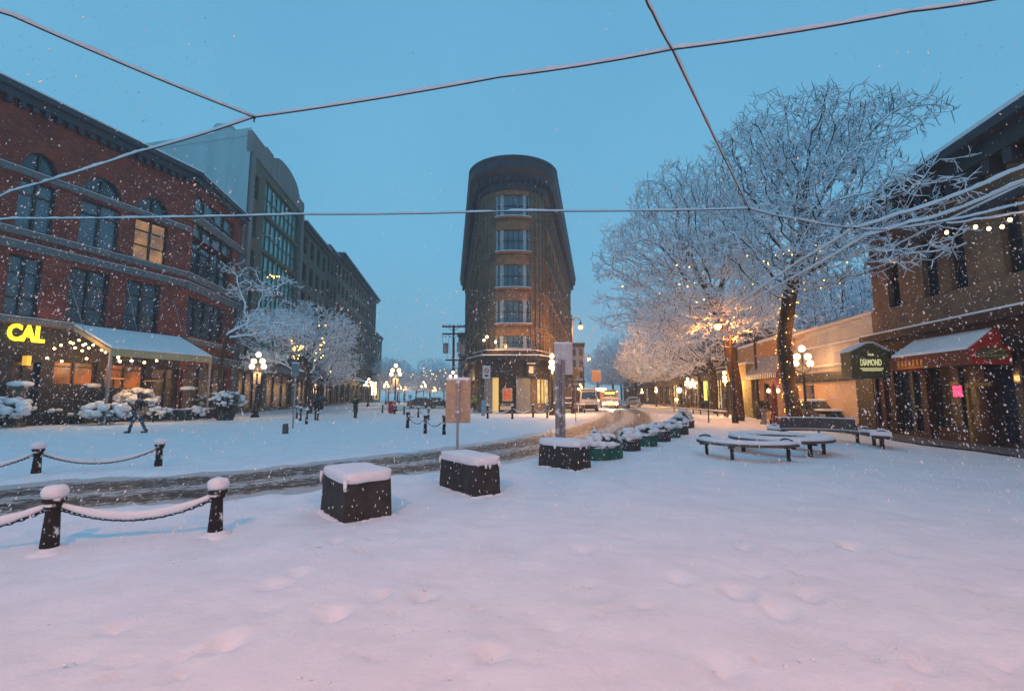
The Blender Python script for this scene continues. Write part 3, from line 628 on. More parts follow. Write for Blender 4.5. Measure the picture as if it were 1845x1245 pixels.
MB().box(0, le, -.35, -.003, 2.5, 2.95).build('fascia', DKFR, lo); MB().box(le - 1.3, le, -.3, -.02, 0, 2.48).build('black_door', BLACK, lo)
# ---- shop with striped awning
f0 = r(1333, 712)[0]; lf = e0 - f0 - .03
sf = T('corner_shop', 'ochre shop with mustard fascia and black and white striped awning', 'shop', VR.at(f0), VR.rz)
hF = r(1380, 615)[1]
mb = MB(); wall_mb(mb, lf, 0, hF, [(lf * .5, lf * .72, .6, 2.6), (lf * .8, lf * .97, .5, 2.6)], depth=.3); mb.add([(0, 0, 0), (0, 10, 0), (0, 10, hF), (0, 0, hF)], [(3, 2, 1, 0)]); mb.add([(lf, 0, 0), (lf, 10, 0), (lf, 10, hF), (lf, 0, hF)], [(0, 1, 2, 3)])
mb.build('wall', mat('ochre_stucco', (.42, .24, .12), .85, .2), sf); MB().box(0, lf, 0, 10, hF, hF + .2).build('roof', SNOW, sf)
window(sf, lf * .5, lf * .72, .6, 2.6, .2, DKFR, LITDIM); window(sf, lf * .8, lf * .97, .5, 2.6, .2, DKFR, LITDIM)
MB().box(0, lf * .45, -1.0, -.003, 2.9, 4.1).build('fascia', YFASC, sf); MB().box(0, lf * .45, -.98, -.01, 4.103, 4.25).build('snow', SNOW, sf)
MB().box(.1, lf * .4, -.5, -.004, 0, 2.89).build('side_panel', OLP, sf)
m, nt, b = nodes('striped_canvas'); tc = N(nt, 'ShaderNodeTexCoord'); wv = N(nt, 'ShaderNodeTexWave', Scale=1.05); nt.links.new(tc.outputs['Object'], wv.inputs['Vector'])
rr = ramp(nt, [(.45, (.03, .03, .035)), (.55, (.6, .6, .6))]); rr.color_ramp.interpolation = 'CONSTANT'; nt.links.new(wv.outputs['Fac'], rr.inputs['Fac']); nt.links.new(rr.outputs[0], b.inputs['Base Color']); STR = m
MB().add([(lf * .46, -1.1, 3.2), (lf * .98, -1.1, 3.2), (lf * .98, -.05, 4.5), (lf * .46, -.05, 4.5)], [(0, 1, 2, 3)]).box(lf * .46, lf * .98, -1.12, -1.1, 2.85, 3.2).build('striped_awning', STR, sf)
cp = D(1406, 693, 29.5); cn = T('cone_canopy', 'pointed pink entrance canopy under the striped awning', 'canopy', (cp.x, cp.y, 0)); zc0, zc1 = D(1406, 693, 29.5).z, D(1406, 662, 29.5).z
MB().lathe([(.55, zc0 - .1), (.58, zc0), (.5, zc0 + .15), (.28, zc0 + .6), (.02, zc1)], 10).build('canopy_cover', PINKC, cn); MB().tube([(-.45, 0, 0), (-.45, 0, zc0)], .05, 6).tube([(.45, 0, 0), (.45, 0, zc0)], .05, 6).build('post', WHITEP, cn)
# ---- dark shop row further down on the right
rrow = 'shop buildings behind the street trees on the right'
seg = [(38, 58, 7.5, BRN, 'dark brown building behind the second street tree'), (58, 80, 9.5, DKST, 'grey stone shop building in the middle of the right row'), (80, 108, 9.5, BRN, 'long far brown building behind the distant right trees'), (108, 150, 11, DKST, 'hazy end building of the right row')]
t38 = 200 - f0
for i, (a, b_, h_, m_, lb) in enumerate(seg):
    a = t38 + .05 if i == 0 else a * 1.013
    block_building('shop_building', lb, 'building', VR, 200 - b_ * 1.013, 200 - a - .05, h_, 6, m_, 5, 1, ground=4.4, group=rrow, shopm=(LITDIM, LITDIM, LITY, LITDIM), cornice=.5)
# background buildings at the sides of the flatiron's far end
fpl = Plane(11.6, 96, .155, 1); fpl.sgn = 1
# ------------------------------------------------------------------ flatiron
YN = 43.3
nose = []
cx0, cy0, rx, ry = .12, 46.3, 3.45, 3.0
for k in range(0, 19):
    a = PI + PI * k / 18; nose.append(Vector((cx0 + rx * math.cos(a), cy0 + ry * math.sin(a), 0)))
path = [Vector((-9.3, 90, 0))] + nose + [Vector((11.7, 90, 0))]
HT = H(291, YN)
fl = T('flatiron_building', 'narrow wedge shaped stone building with rounded nose and heavy cornice', 'building', (cx0, cy0, 0))
O = Vector((cx0, cy0, 0))
def offs(P, d):
    out = []
    for i, p in enumerate(P):
        if i == 0: t = P[1] - P[0]
        elif i == len(P) - 1: t = P[-1] - P[-2]
        else: t = (P[i + 1] - p).normalized() + (p - P[i - 1]).normalized()
        t = t.normalized(); n = Vector((t.y, -t.x, 0)); out.append(p + n * -d * -1)
    return out
# path runs left far -> nose -> right far (counter-clockwise seen from above), outward normal = right of travel
def sweep(P, prof, mi=0, mb=None, close=False):
    mb = mb or MB(); n = len(P); v = []; k = len(prof)
    for (o_, z_) in prof:
        q_ = offs(P, o_)
        v += [(p.x - O.x, p.y - O.y, z_) for p in q_]
    fs = []
    for j in range(k - 1):
        for i in range(n - 1): fs.append((j * n + i, j * n + i + 1, (j + 1) * n + i + 1, (j + 1) * n + i))
    if close:
        fs.append(tuple(j * n for j in range(k))); fs.append(tuple(j * n + n - 1 for j in range(k - 1, -1, -1)))
    mb.add(v, fs, mi); return mb
# nose wall with a bow window opening per floor
rows_ = [(605, 629), (541, 583), (476, 518), (413, 453), (350, 390)]
zw = [(H(b_, YN), H(a, YN)) for a, b_ in rows_]
i0, i1 = 6, 12
seg0 = path[1 + 0:1 + i0 + 1]; seg1 = path[1 + i0:1 + i1 + 1]; seg2 = path[1 + i1:1 + 19]
ground_top = H(640, YN)
nw = MB(); nw = sweep(seg0, [(0, 0), (0, HT - 1)], 0, nw); nw = sweep(seg2, [(0, 0), (0, HT - 1)], 0, nw)
zz = [ground_top - .4] + [q_ for w in zw for q_ in w] + [HT - 1]
for a in range(0, len(zz), 2): nw = sweep(seg1, [(0.0, zz[a]), (0.0, zz[a + 1])], 1, nw)
nw = sweep(seg1, [(-.4, 0), (-.4, HT - 1)], 2, nw)
for w in zw: nw = sweep(seg1, [(0, w[0]), (-.4, w[0])], 1, nw); nw = sweep(seg1, [(-.4, w[1]), (0, w[1])], 1, nw)
for i in list(range(2, 7)) + list(range(13, 18)): p = path[i + 0]; n_ = Vector((p.x - cx0, p.y - cy0, 0)).normalized(); nw.obox((p.x - O.x + n_.x * .03, p.y - O.y + n_.y * .03, (ground_top + HT - 2.8) / 2), (.16, .16, HT - 2.8 - ground_top), math.atan2(n_.y, n_.x), 0)
nw.build('nose_wall', [WSTONE, TERRA, DKFR], fl)
for w in zw:
    fr = MB(); gp = MB(); Pw = seg1
    for i, p in enumerate(offs(Pw, -.2)):
        d_ = .12 if i in (0, len(Pw) - 1) else .17 if i in (1, 5) else .03; fr.box(p.x - O.x - d_, p.x - O.x + d_, p.y - O.y - .08, p.y - O.y + .08, w[0] + .002, w[1] - .002, 0 if d_ > .1 else 1)
    sweep(Pw, [(-.14, (w[0] + w[1]) / 2 - .05), (-.14, (w[0] + w[1]) / 2 + .05)], 1, fr)
    wo = fr.build('bow_window', [mat('bow_frame', (.34, .36, .38), .7, .2) if 'bow_frame' not in MATS else MATS['bow_frame'], DKFR], fl); sweep(Pw, [(-.24, w[0]), (-.24, w[1])], 0, gp).build('pane', GLASSB, wo)
    sl_ = MB(); sweep(Pw, [(.003, w[0] - .22), (.28, w[0] - .12), (.28, w[0]), (.003, w[0] + .003)], 0, sl_); so = sl_.build('sill', TERRA, fl); MB_ = MB(); sweep(Pw, [(.02, w[0] + .006), (.27, w[0] + .004), (.25, w[0] + .07), (.02, w[0] + .07)], 0, MB_).build('snow', SNOW, so)
# side walls in their own local frames
def side_wall(p0, p1, bays, nm, flip):
    d = (p1 - p0); ln = d.length; d = d.normalized(); rz = math.atan2(d.y, d.x)
    bw = ln / bays; hl = []
    for i in range(bays):
        for j, w in enumerate(zw): hl.append((bw * (i + .28), bw * (i + .72), w[0], w[1]))
    gl_ = [(bw * (i + .15), bw * (i + .85), .8, ground_top - 1.6) for i in range(bays)]
    mb = MB(); wall_mb(mb, ln, 0, HT - 1, hl + gl_, depth=.45); mb.build(nm, WSTONE, fl, p0 - O, rz=rz)
    hold = bpy.data.objects[[o.name for o in fl.children if o.name.startswith(nm)][-1]]
    pr = {}
    for j, h_ in enumerate(hl):
        if not pr: pr[0] = window(hold, *h_, .3, DKFR, GLASS, nx=1, rows=(.5,))
        else: rep_windows(hold, pr, [(h_[0], .3, h_[2], 0)])
    p2 = {}
    for j, h_ in enumerate(gl_):
        if not p2: p2[0] = window(hold, *h_, .3, DKFR, LITY, nx=2, rows=(.75,))
        else: rep_windows(hold, p2, [(h_[0], .3, h_[2], 0)])
    pi = MB()
    for i in range(bays + 1): pi.box(max(0, bw * i - .22), min(ln, bw * i + .22), -.16, -.003, ground_top + .2, HT - 2.6)
    for j, w in enumerate(zw): pi.box(0, ln, -.22, -.163, w[0] - .5, w[0] - .15)
    for j, w in enumerate(zw): pi.box(0, ln, -.163, -.004, w[0] - .5, w[0] - .15)
    pi.build('pilaster', WSTONE, hold)
side_wall(path[0], path[1], 8, 'left_wall', 0); side_wall(path[-2], path[-1], 11, 'right_wall', 0)
for w in zw:
    sc1 = MB(); sweep(path, [(.0, w[0] - .5), (.1, w[0] - .45), (.12, w[0] - .3), (.0, w[0] - .28)], 0, sc1).build('string_course', WSTONE, fl)
cm = MB(); sweep(path, [(.0, HT - 3.0), (.25, HT - 2.9), (.3, HT - 2.2), (.75, HT - 1.5), (1.15, HT - 1.15), (1.2, HT - .35), (1.3, HT - .25), (1.3, HT), (-1.5, HT)], 0, cm, close=True); dt = cm
for i in range(90):
    pp_ = path[0] + (path[1] - path[0]) * i / 90; dt.obox((pp_.x - O.x - .5, pp_.y - O.y, HT - 2.05), (.55, .22, .55)); pp_ = path[-2] + (path[-1] - path[-2]) * i / 90; dt.obox((pp_.x - O.x + .5, pp_.y - O.y, HT - 2.05), (.55, .22, .55))
for i in range(1, 19):
    p = (path[i] + path[i + 1]) / 2 if i < 19 else path[i]; n_ = (p - O).normalized(); dt.obox((p.x - O.x + n_.x * .4, p.y - O.y + n_.y * .4, HT - 2.05), (.22, .5, .55), math.atan2(n_.y, n_.x) - PI / 2)
cm.build('cornice', CORN, fl)
rf = MB(); rf.add([(p.x - O.x, p.y - O.y, HT - .2) for p in path], [tuple(range(len(path)))]); rf.build('roof', SNOW, fl)
MB().add([(-9.3 - O.x, 90 - O.y, 0), (11.7 - O.x, 90 - O.y, 0), (11.7 - O.x, 90 - O.y, HT - .5), (-9.3 - O.x, 90 - O.y, HT - .5)], [(0, 3, 2, 1)]).build('rear_wall', WSTONE, fl)
# marquee
mp = [Vector((-9.3, 90, 0)), Vector((-3.75, 46.2, 0)), Vector((-2.35, 42.6, 0)), Vector((2.1, 42.6, 0)), Vector((3.95, 46.2, 0)), Vector((11.7, 90, 0))]
zm = H(640, 41.6); mm = MB(); sweep(mp, [(-.3, zm - .12), (.85, zm - .45), (.9, zm - .4), (.9, zm), (-.3, zm + .02)], 0, mm, close=True); mq = mm.build('marquee', BLACK, fl); ms = MB(); sweep(mp, [(-.3, zm + .03), (.9, zm + .012), (.87, zm + .1), (-.3, zm + .14)], 0, ms).build('snow', SNOW, mq)
tr = MB(); sweep(mp, [(.05, zm - 2.0), (.05, zm - .3)], 0, tr).build('transom_panels', BLACK, mq)
rl = MB(); sweep(mp[1:5], [(.3, zm + .45), (.34, zm + .45), (.34, zm + .52), (.3, zm + .52)], 0, rl)
for a, b_ in zip(offs(mp[1:5], .32)[:-1], offs(mp[1:5], .32)[1:]):
    for k in range(9): p = a.lerp(b_, k / 8); rl.box(p.x - O.x - .02, p.x - O.x + .02, p.y - O.y - .02, p.y - O.y + .02, zm + .1, zm + .45)
rl.build('railing', BLACK, mq); r2 = MB(); sweep(mp[1:5], [(.28, zm + .525), (.36, zm + .525), (.36, zm + .58), (.28, zm + .58)], 0, r2).build('railing_snow', SNOW, mq)
sr = MB()
for k in range(5):
    for s_, x_ in ((-1, -3.9), (1, 4.05)): sr.obox((x_ - O.x + s_ * .55, 44.9 - O.y, zm - .55 - .16 * k), (.02, 1.3, .06), s_ * R(-14))
sr.build('louvres', SALM, mq)
zs_ = zm - 2.0
for i in (14, 15, 16, 17):
    p = (path[i] + path[i + 1]) / 2; n_ = Vector(((p.x - cx0) / rx ** 2, (p.y - cy0) / ry ** 2, 0)).normalized(); q_ = p + n_ * .06 - O
    MB().obox((q_.x, q_.y, 2.1), (.3, .05, 2.3), math.atan2(n_.y, n_.x) + PI / 2).build('window', LITY, fl)
for i, (x_, y_) in enumerate(((4.9, 49.5), (6.1, 56), (7.5, 64))):
    t = T('wall_uplight', ['amber uplight nearest the rounded nose on the flatiron right wall', 'second amber uplight along the flatiron right wall', 'farthest amber uplight along the flatiron right wall'][i], 'lamp', (x_, y_, ground_top - .2)); MB().tube([(-.6, 0, 0), (0, 0, 0)], .03, 5).build('bracket', BLACK, t); MB().lathe([(.06, -.1), (.12, .05), (.12, .1)], 8).build('shade', BLACK, t); MB().sup((0, 0, .12), (.08, .08, .06), 1, 8, 5).build('bulb', BULB, t); light('lamp_light', (.5, -.4, .5), 420, (1, .36, .07), t, .15)
gx = lambda px: D(px, 712, 42.9).x
def gbox(a, b_, z0, z1, y0, y1, m_, nm): return MB().box(gx(a) - O.x, gx(b_) - O.x, y0 - O.y, y1 - O.y, z0, z1).build(nm, m_, fl, bevel=.02)
gbox(874, 887, 0, zs_ + .6, 42.95, 44.5, GRYST, 'pier'); gbox(930, 956, 0, zs_ + .6, 42.95, 44.5, GRYST, 'pier'); gbox(887.2, 898, 0, zs_, 43.05, 44, glow('yellow_light_on_jamb', (.8, .6, .2), .35), 'door_jamb')  # jamb emits weakly: the yellow light falling on it is put into its colour
gbox(898.2, 929.8, 0, zs_ + .1, 43.3, 44, BLACK, 'door'); gbox(893, 930, zs_ + .12, zs_ + .34, 42.75, 43.2, glow('yellow_light_on_lintel', (.85, .75, .3), .8), 'lintel')  # lintel is no lamp, its yellow light is put in as emission
dx = (gx(914) - O.x); ps = T('door_sign', 'red square poster with orange knot motif on the dark flatiron door', 'sign', (gx(914), 43.28, 0))
zq = H(711, 43.2); MB().box(-.47, .47, -.03, 0, zq - .62, zq + .62).build('poster', SALM, ps); pm = MB()
for s_ in (-1, 1):
    pm.tube([(s_ * .05, -.05, zq - .4), (s_ * .28, -.05, zq - .3), (s_ * .1, -.05, zq), (s_ * .28, -.05, zq + .3), (s_ * .05, -.05, zq + .42)], .07, 5)
pm.tube([(-.25, -.05, zq + .05), (.25, -.05, zq - .05)], .07, 5); pm.build('motif', REDSIGN, ps)
ls = MB()
for k in range(9): ls.tube([(-.62 + k * .15, -.03, H(728, 43.2) - .1), (-.58 + k * .15, -.03, H(728, 43.2) + .1), (-.54 + k * .15, -.03, H(728, 43.2) - .1 + .1 * (k % 2))], .02, 4)
ls.build('small_lettering', WHITEP, ps); MB().box(-.7, .55, -.05, -.02, .35, .7).build('notice', PAPER, ps)
hs = T('hanging_sign', 'small dark square sign with pale picture on the flatiron corner', 'sign', D(957, 668, 42.2)); MB().box(-.38, .38, -.06, .06, -.55, .65).build('sign_box', BLACK, hs); MB().box(-.2, .2, -.07, -.063, -.25, .4).build('picture', PAPER, hs); MB().box(-.4, .4, -.08, .08, .652, .72).build('snow', SNOW, hs); MB().tube([(0, 0, .5), (-.1, 1.2, .5)], .03, 5).build('bracket', BLACK, hs)
# buildings behind the flatiron
bkp = Plane(-13.5, 98, 1, 0.0); bkp.n = Vector((0, -1, 0)); bkp.sgn = 1
block_building('rear_building', 'low blue grey building just left of the flatiron rear', 'building', bkp, 1.8, 6.5, H(600, 98), 12, GRYST, 2, 5, cornice=.3)
block_building('rear_building', 'pinkish block standing behind the right side of the flatiron', 'building', bkp, 26.3, 29.2, H(618, 98), 10, PINKST, 2, 3, cornice=.3)
# ------------------------------------------------------------------ trees
def colonize(seed, trunk, blobs, natt, step=.45, kill=.75, infl=6., reject=None, lim=70, up=.12):
    rr = random.Random(seed); nodes_ = [Vector(p) for p in trunk]; par = [-1] + list(range(len(trunk) - 1))
    att = []
    tot = sum(b_[1][0] * b_[1][1] * b_[1][2] for b_ in blobs)
    for c, r_ in blobs:
        k = int(natt * r_[0] * r_[1] * r_[2] / tot)
        while k > 0:
            d = Vector((rr.gauss(0, 1), rr.gauss(0, 1), rr.gauss(0, 1))).normalized() * (rr.random() ** .42)
            p = Vector((c[0] + d.x * r_[0], c[1] + d.y * r_[1], c[2] + d.z * r_[2])); k -= 1
            if noise.noise(Vector((p.x * .4 + seed, p.y * .4, p.z * .85))) < -.07: continue
            if reject and reject(p): continue
            att.append(p)
    for it in range(lim):
        kd = kdtree.KDTree(len(nodes_))
        for i, p in enumerate(nodes_): kd.insert(p, i)
        kd.balance(); acc = {}; keep = []
        for a in att:
            co, i, d = kd.find(a)
            if d < kill: continue
            keep.append(a)
            if d < infl: acc.setdefault(i, []).append((a - co).normalized())
        att = keep
        if not acc: break
        for i, ds in acc.items():
            d = sum(ds, Vector()); d = d / len(ds)
            if d.length < .12: d = ds[0]
            d = (d.normalized() + Vector((rr.gauss(0, .22), rr.gauss(0, .22), rr.gauss(0, .16) + up))).normalized()
            nodes_.append(nodes_[i] + d * step); par.append(i)
    n = len(nodes_); ch = [[] for _ in range(n)]
    for i, p in enumerate(par):
        if p >= 0: ch[p].append(i)
    return nodes_, par, ch, rr
def tree(name, label, loc, seed, trunk, blobs, natt, rmin=.017, group=None, twig=1.3, rtrunk=None, twl=.5, **kw):
    ns, par, ch, rr = colonize(seed, trunk, blobs, natt, **kw)
    n = len(ns); rad = [0.] * n; E = 2.85
    for i in range(n - 1, -1, -1): rad[i] = rmin if not ch[i] else (sum(rad[c] ** E for c in ch[i])) ** (1 / E)
    if rtrunk: rad = [r_ if r_ < .05 else .05 * (r_ / .05) ** (math.log(rtrunk / .05) / math.log(max(rad[0], .06) / .05)) for r_ in rad]
    tm = MB(); cm_ = MB()
    mf6 = lambda j, k: 1 if j in (2 + 1, 4) and False else (0 if j in (3, 4) else 1)
    stack = [0]; top = T(name, label, 'tree', loc, 0, group)
    while stack:
        i = stack.pop(); chain = [i]
        while ch[i]:
            cs = sorted(ch[i], key=lambda c: -rad[c]); stack += cs[1:]; i = cs[0]; chain.append(i)
        if par[chain[0]] >= 0: chain = [par[chain[0]]] + chain
        if len(chain) < 2: continue
        thick = [k for k in chain if rad[k] > .11]
        rs = [rad[k] for k in chain]
        if par[chain[0]] >= 0 or chain[0] != 0: rs[0] = min(rs[0], rs[1] * 1.15)
        cut = 0
        while cut < len(chain) and rs[cut] > .11: cut += 1
        if cut > 1: tm.tube([ns[k] for k in chain[:cut + 1]], rs[:cut + 1], 9)
        if cut < len(chain) - 1:
            a = max(0, cut); pts = [ns[k] for k in chain[a:]]; r2 = [max(q_, rmin) for q_ in rs[a:]]; r2[-1] *= .7
            if max(r2) > .035: cm_.tube(pts, r2, 6, 1, mfn=mf6, cap=False, sy=1.15)
            else: cm_.tube(pts, r2, 4, 1, mfn=lambda j, k: 0 if j == 2 else 1, cap=False, sy=1.3)
    for i in range(n):
        if rad[i] < .06 and par[i] >= 0:
            k = int(twig) + (rr.random() < twig % 1)
            for _ in range(k):
                d = (ns[i] - ns[par[i]]).normalized(); s_ = Vector((rr.gauss(0, 1), rr.gauss(0, 1), rr.gauss(0, .7))); d = (d * .6 + s_.normalized() * .9).normalized(); l = rr.uniform(.4, 1.1) * twl
                p1 = ns[i] + d * l * .5; p2 = p1 + (d + Vector((0, 0, rr.uniform(-.1, .5)))).normalized() * l * .5
                cm_.tube([ns[i], p1, p2], [rmin * 1.0, rmin * .95, rmin * .5], 4, 1, mfn=lambda j, k: 0 if j == 2 else 1, cap=False, sy=1.3)
                if rr.random() < .8: s2 = Vector((rr.gauss(0, 1), rr.gauss(0, 1), rr.gauss(0, .8))).normalized(); d2 = (d * .7 + s2 * .8).normalized(); cm_.tube([p1, p1 + d2 * l * .45], [rmin * .85, rmin * .4], 3, 1, cap=False)
    tm.build('trunk', BARK, top, smooth=True); cr_ = cm_.build('crown', [BARKT, SNOWT], top)
    top['nodes'] = 0; del top['nodes']
    return top, ns, rad
def trunkline(pts, step=.5):
    out = [Vector(pts[0])]
    for p in pts[1:]:
        p = Vector(p); d = p - out[-1]; k = max(1, round(d.length / step)); a = out[-1].copy()
        for i in range(1, k + 1): out.append(a + d * i / k)
    return out
def fairy(name, label, pts, group='fairy light strings in the trees', r=.017):
    t = T(name, label, 'string lights', pts[0], 0, group); o = Vector(pts[0])
    w = MB(); w.tube([Vector(p) - o for p in pts], .006, 4); w.build('cable', BLACK, t)
    b0 = None
    for p in pts:
        if b0 is None: b0 = MB().sup((0, 0, 0), (r, r, r * 1.2), 1, 8, 5).build('bulb', FAIRY, t, Vector(p) - o, smooth=True)
        else: c = b0.copy(); C.objects.link(c); c.location = Vector(p) - o
    return t
# large tree by the low building
Yt = 23.0; bx = D(1432, 712, Yt); rej = lambda p: (p.x > 13.3 + .155 * p.y - .2 and p.z < 13.6)
tl = [(bx.x, Yt, -.1), (D(1422, 690, Yt).x, Yt, D(1422, 690, Yt).z), (D(1412, 620, Yt).x, Yt, D(1412, 620, Yt).z), (D(1422, 540, Yt).x, Yt, D(1422, 540, Yt).z), (D(1432, 480, Yt).x, Yt - .2, D(1432, 480, Yt).z)]
bl = []
for px, py, Y_, rx_, rz_ in ((1400, 330, 23, 4.0, 3.9), (1485, 270, 22, 4.0, 3.0), (1590, 275, 20, 3.2, 2.4), (1650, 350, 18.5, 2.8, 2.0), (1560, 360, 20, 3.6, 2.6), (1420, 440, 21, 4.0, 2.4), (1560, 440, 18, 2.2, 1.3), (1395, 240, 24, 2.2, 2.3), (1675, 350, 15.6, 2.0, 1.4), (1640, 430, 15.6, 1.6, 1.0)):
    p = D(px, py, Y_); bl.append(((p.x, p.y, p.z), (rx_, rx_ * .85, rz_)))
big, bns, brad = tree('maple_tree', 'largest snow laden bare tree with lights wound round its leaning trunk', (0, 0, 0), 3, trunkline(tl), bl, 30000, step=.34, kill=.37, rmin=.0185, reject=rej, rtrunk=.34, twig=2.2, twl=.6, lim=130)
# second tree reaching over the road
Y2 = 31; p0 = D(1330, 712, Y2); bl = []
for px, py, Y_, rx_, rz_ in ((1240, 380, 31, 4.4, 3.4), (1180, 470, 29, 4.2, 2.6), (1300, 460, 30, 4.6, 3.4), (1140, 560, 29, 2.9, 1.7), (1240, 560, 28, 4.4, 2.2), (1330, 560, 27, 3.6, 2.0), (1140, 430, 32, 2.6, 1.6)):
    p = D(px, py, Y_); bl.append(((p.x, p.y, p.z), (rx_, rx_ * .9, rz_)))
tree('maple_tree', 'wide snow laden tree whose branches reach left over the road', (0, 0, 0), 8, trunkline([(p0.x, Y2, -.1), (p0.x - .1, Y2, 2.5), (p0.x - .5, Y2, 5.5), (p0.x - 1.3, Y2, 8)]), bl, 26000, step=.38, kill=.42, reject=rej, rtrunk=.36, twig=2.2, twl=.62, rmin=.018, lim=120)
# prototypes for the street rows
def proto(name, label, loc, seed, h, rx_, natt, **kw):
    bl = [((-rx_ * .35, 0, h * .66), (rx_ * 1.05, rx_, h * .32)), ((rx_ * .3, 0, h * .5), (rx_ * .7, rx_ * .7, h * .18)), ((-rx_ * .8, 0, h * .46), (rx_ * .8, rx_ * .8, h * .2))]
    return tree(name, label, loc, seed, trunkline([(0, 0, -.1), (.1, 0, h * .18), (0, .1, h * .34)]), bl, natt, group='snow covered street trees', rtrunk=.24, rmin=.024, twig=1.6, twl=.8, step=.45, kill=.55, lim=110, **kw)[0]
sp = lambda px, Y: Vector((D(px, 712, Y).x, Y, 0))
pA = proto('street_tree', 'snowy tree just beyond the wide one on the right pavement', sp(1288, 43), 21, 12.5, 5.6, 9000)
pB = proto('street_tree', 'snowy tree standing beyond the lit bus stop side of the road', sp(1262, 52), 22, 13.5, 6., 9000)
more = [(pA, 1244, 62, 1.05, .2, 'snowy tree third along the right pavement row'), (pB, 1228, 72, 1.1, -.3, 'snowy tree fourth along the right pavement row'), (pA, 1212, 84, 1.15, -.5, 'snowy tree fifth along the right pavement row'), (pB, 1200, 98, 1.2, .3, 'snowy tree sixth along the right pavement row'), (pA, 1190, 116, 1.3, .1, 'hazy tree at the far end of the right pavement row'),
 (pA, 1165, 140, 1.5, .4, 'hazy far tree closing the view up the right street'), (pB, 1120, 165, 1.6, 1.4, 'hazy far tree above the distant bus'), (pA, 1078, 150, 1.35, 2.4, 'hazy far tree above the white van'), (pB, 1145, 112, 1.3, .3, 'hazy tree leaning over the far road from the right'), (pA, 1105, 125, 1.2, .8, 'hazy middle tree over the far road'),
 (pA, 1500, 40, 1.0, .9, 'dark tree behind the low pink building'), (pB, 1560, 36, .95, 2.9, 'dark tree behind the low building next to the tan brick wall'), (pA, 1420, 46, 1.1, 1.9, 'dark tree behind the ochre corner shop'), (pB, 1460, 52, 1.3, 3.9, 'farthest dark tree behind the low pink building'),
 (pA, 580, 70, .85, 2.2, 'snowy tree further along the left pavement'), (pB, 716, 120, .9, .2, 'far snowy tree at the end of the left street'), (pA, 750, 105, .62, 3.3, 'pinkish snowy tree in the middle of the far square'), (pB, 800, 108, .62, 1.2, 'pinkish snowy tree behind the parked cars'), (pA, 838, 125, .85, 5.2, 'far snowy tree beside the flatiron left wall'), (pB, 775, 150, 1.1, 4.4, 'farthest tree on the skyline of the left street'), (pA, 728, 165, 1.15, .6, 'faint far tree beyond the left street'), (pB, 700, 90, .55, 2.6, 'small snowy tree behind the tall bannered lamp')]
for src, px, Y_, s_, rz, lb in more:
    c = copy_tree(src); c.location = sp(px, Y_); c.scale = (s_, s_, s_); c.rotation_euler.z = rz; c['label'] = lb
# left side trees
Y3 = 31.5; q0 = D(398, 712, Y3); pts = [(398, 712), (396, 660), (412, 600), (440, 545)]
tl = [(q0.x, Y3, -.1)] + [tuple(D(a, b_, Y3)) for a, b_ in pts[1:3]]
bl = []
for px, py, Y_, rx_, rz_ in ((440, 490, 31.5, 1.5, .8), (490, 515, 31.5, 2.1, .7), (420, 520, 31, .9, .8), (500, 590, 32, 2.6, 1.3)):
    p = D(px, py, Y_); bl.append(((p.x, p.y, p.z), (rx_, rx_, rz_)))
tree('young_tree', 'slender forked snowy tree in front of the brick building corner', (0, 0, 0), 31, trunkline(tl, .35), bl, 1500, step=.26, kill=.30, rtrunk=.15, rmin=.016, twig=1.2, twl=.45, group='snow covered street trees')
bl = []
Y4 = 44; q0 = D(560, 712, Y4)
for px, py, Y_, rx_, rz_ in ((500, 600, 42, 3.4, 2.4), (575, 600, 44, 3.8, 2.6), (540, 570, 44, 3., 1.6), (615, 650, 46, 2.2, 1.8), (480, 655, 40, 2.2, 1.2)):
    p = D(px, py, Y_); bl.append(((p.x, p.y, p.z), (rx_, rx_, rz_)))
tree('street_tree', 'broad low spreading snowy tree behind the left globe lamp', (0, 0, 0), 33, trunkline([(q0.x, Y4, -.1), (q0.x, Y4, 2.2), (q0.x - .3, Y4, 3.4)]), bl, 14000, step=.32, kill=.36, rtrunk=.22, rmin=.02, lim=110, twig=2.0, twl=.5, group='snow covered street trees', up=.02)
# fairy lights
def near_nodes(pxs, py0, py1, px0, px1, k, seed):
    rr = random.Random(seed); out = []
    for p, r_ in zip(bns, brad):
        # project
        dx, dy, dz = p.x, p.y, p.z - CZ; f_ = dy * math.cos(PIT) + dz * math.sin(PIT); u = -dy * math.sin(PIT) + dz * math.cos(PIT)
        x_, y_ = 922.5 + F * dx / f_, 622.5 - F * u / f_
        if px0 < x_ < px1 and py0 < y_ < py1 and r_ < .2: out.append(p)
    rr.shuffle(out); out = out[:k]; out.sort(key=lambda p: p.x); return [p + Vector((0, -.12, -.05)) for p in out]
fairy('fairy_lights', 'small yellow lights strung on the large tree above its trunk', near_nodes(0, 440, 540, 1340, 1500, 26, 1))
fairy('fairy_lights', 'sparse yellow lights along the large tree branches near the tan building', near_nodes(0, 400, 520, 1500, 1640, 10, 2))
wr = []
for k in range(70): t = k / 69; zz_ = .5 + t * 6.2; i = min(len(trunkline(tl)) - 1, 0); yy = D(0, 0, 1)
TK = [n_ for n_ in bns[:16]]
for k in range(60):
    t = k / 59 * (len(TK) - 1); i = min(int(t), len(TK) - 2); p = TK[i].lerp(TK[i + 1], t - i); a = k * 1.05; wr.append(p + Vector((math.cos(a) * .45, math.sin(a) * .45, 0)))
fairy('fairy_lights', 'spiral of warm lights wound round the large tree trunk', wr)
light('trunk_glow', wr[18] + Vector((0, -1.0, 0)), 60, (1, .48, .16)); light('trunk_glow', wr[42] + Vector((0, -1.0, 0)), 60, (1, .48, .16))
for o in list(bpy.data.objects):
    if o.type == 'LIGHT' and o.name.startswith('trunk_glow'): o.parent = big
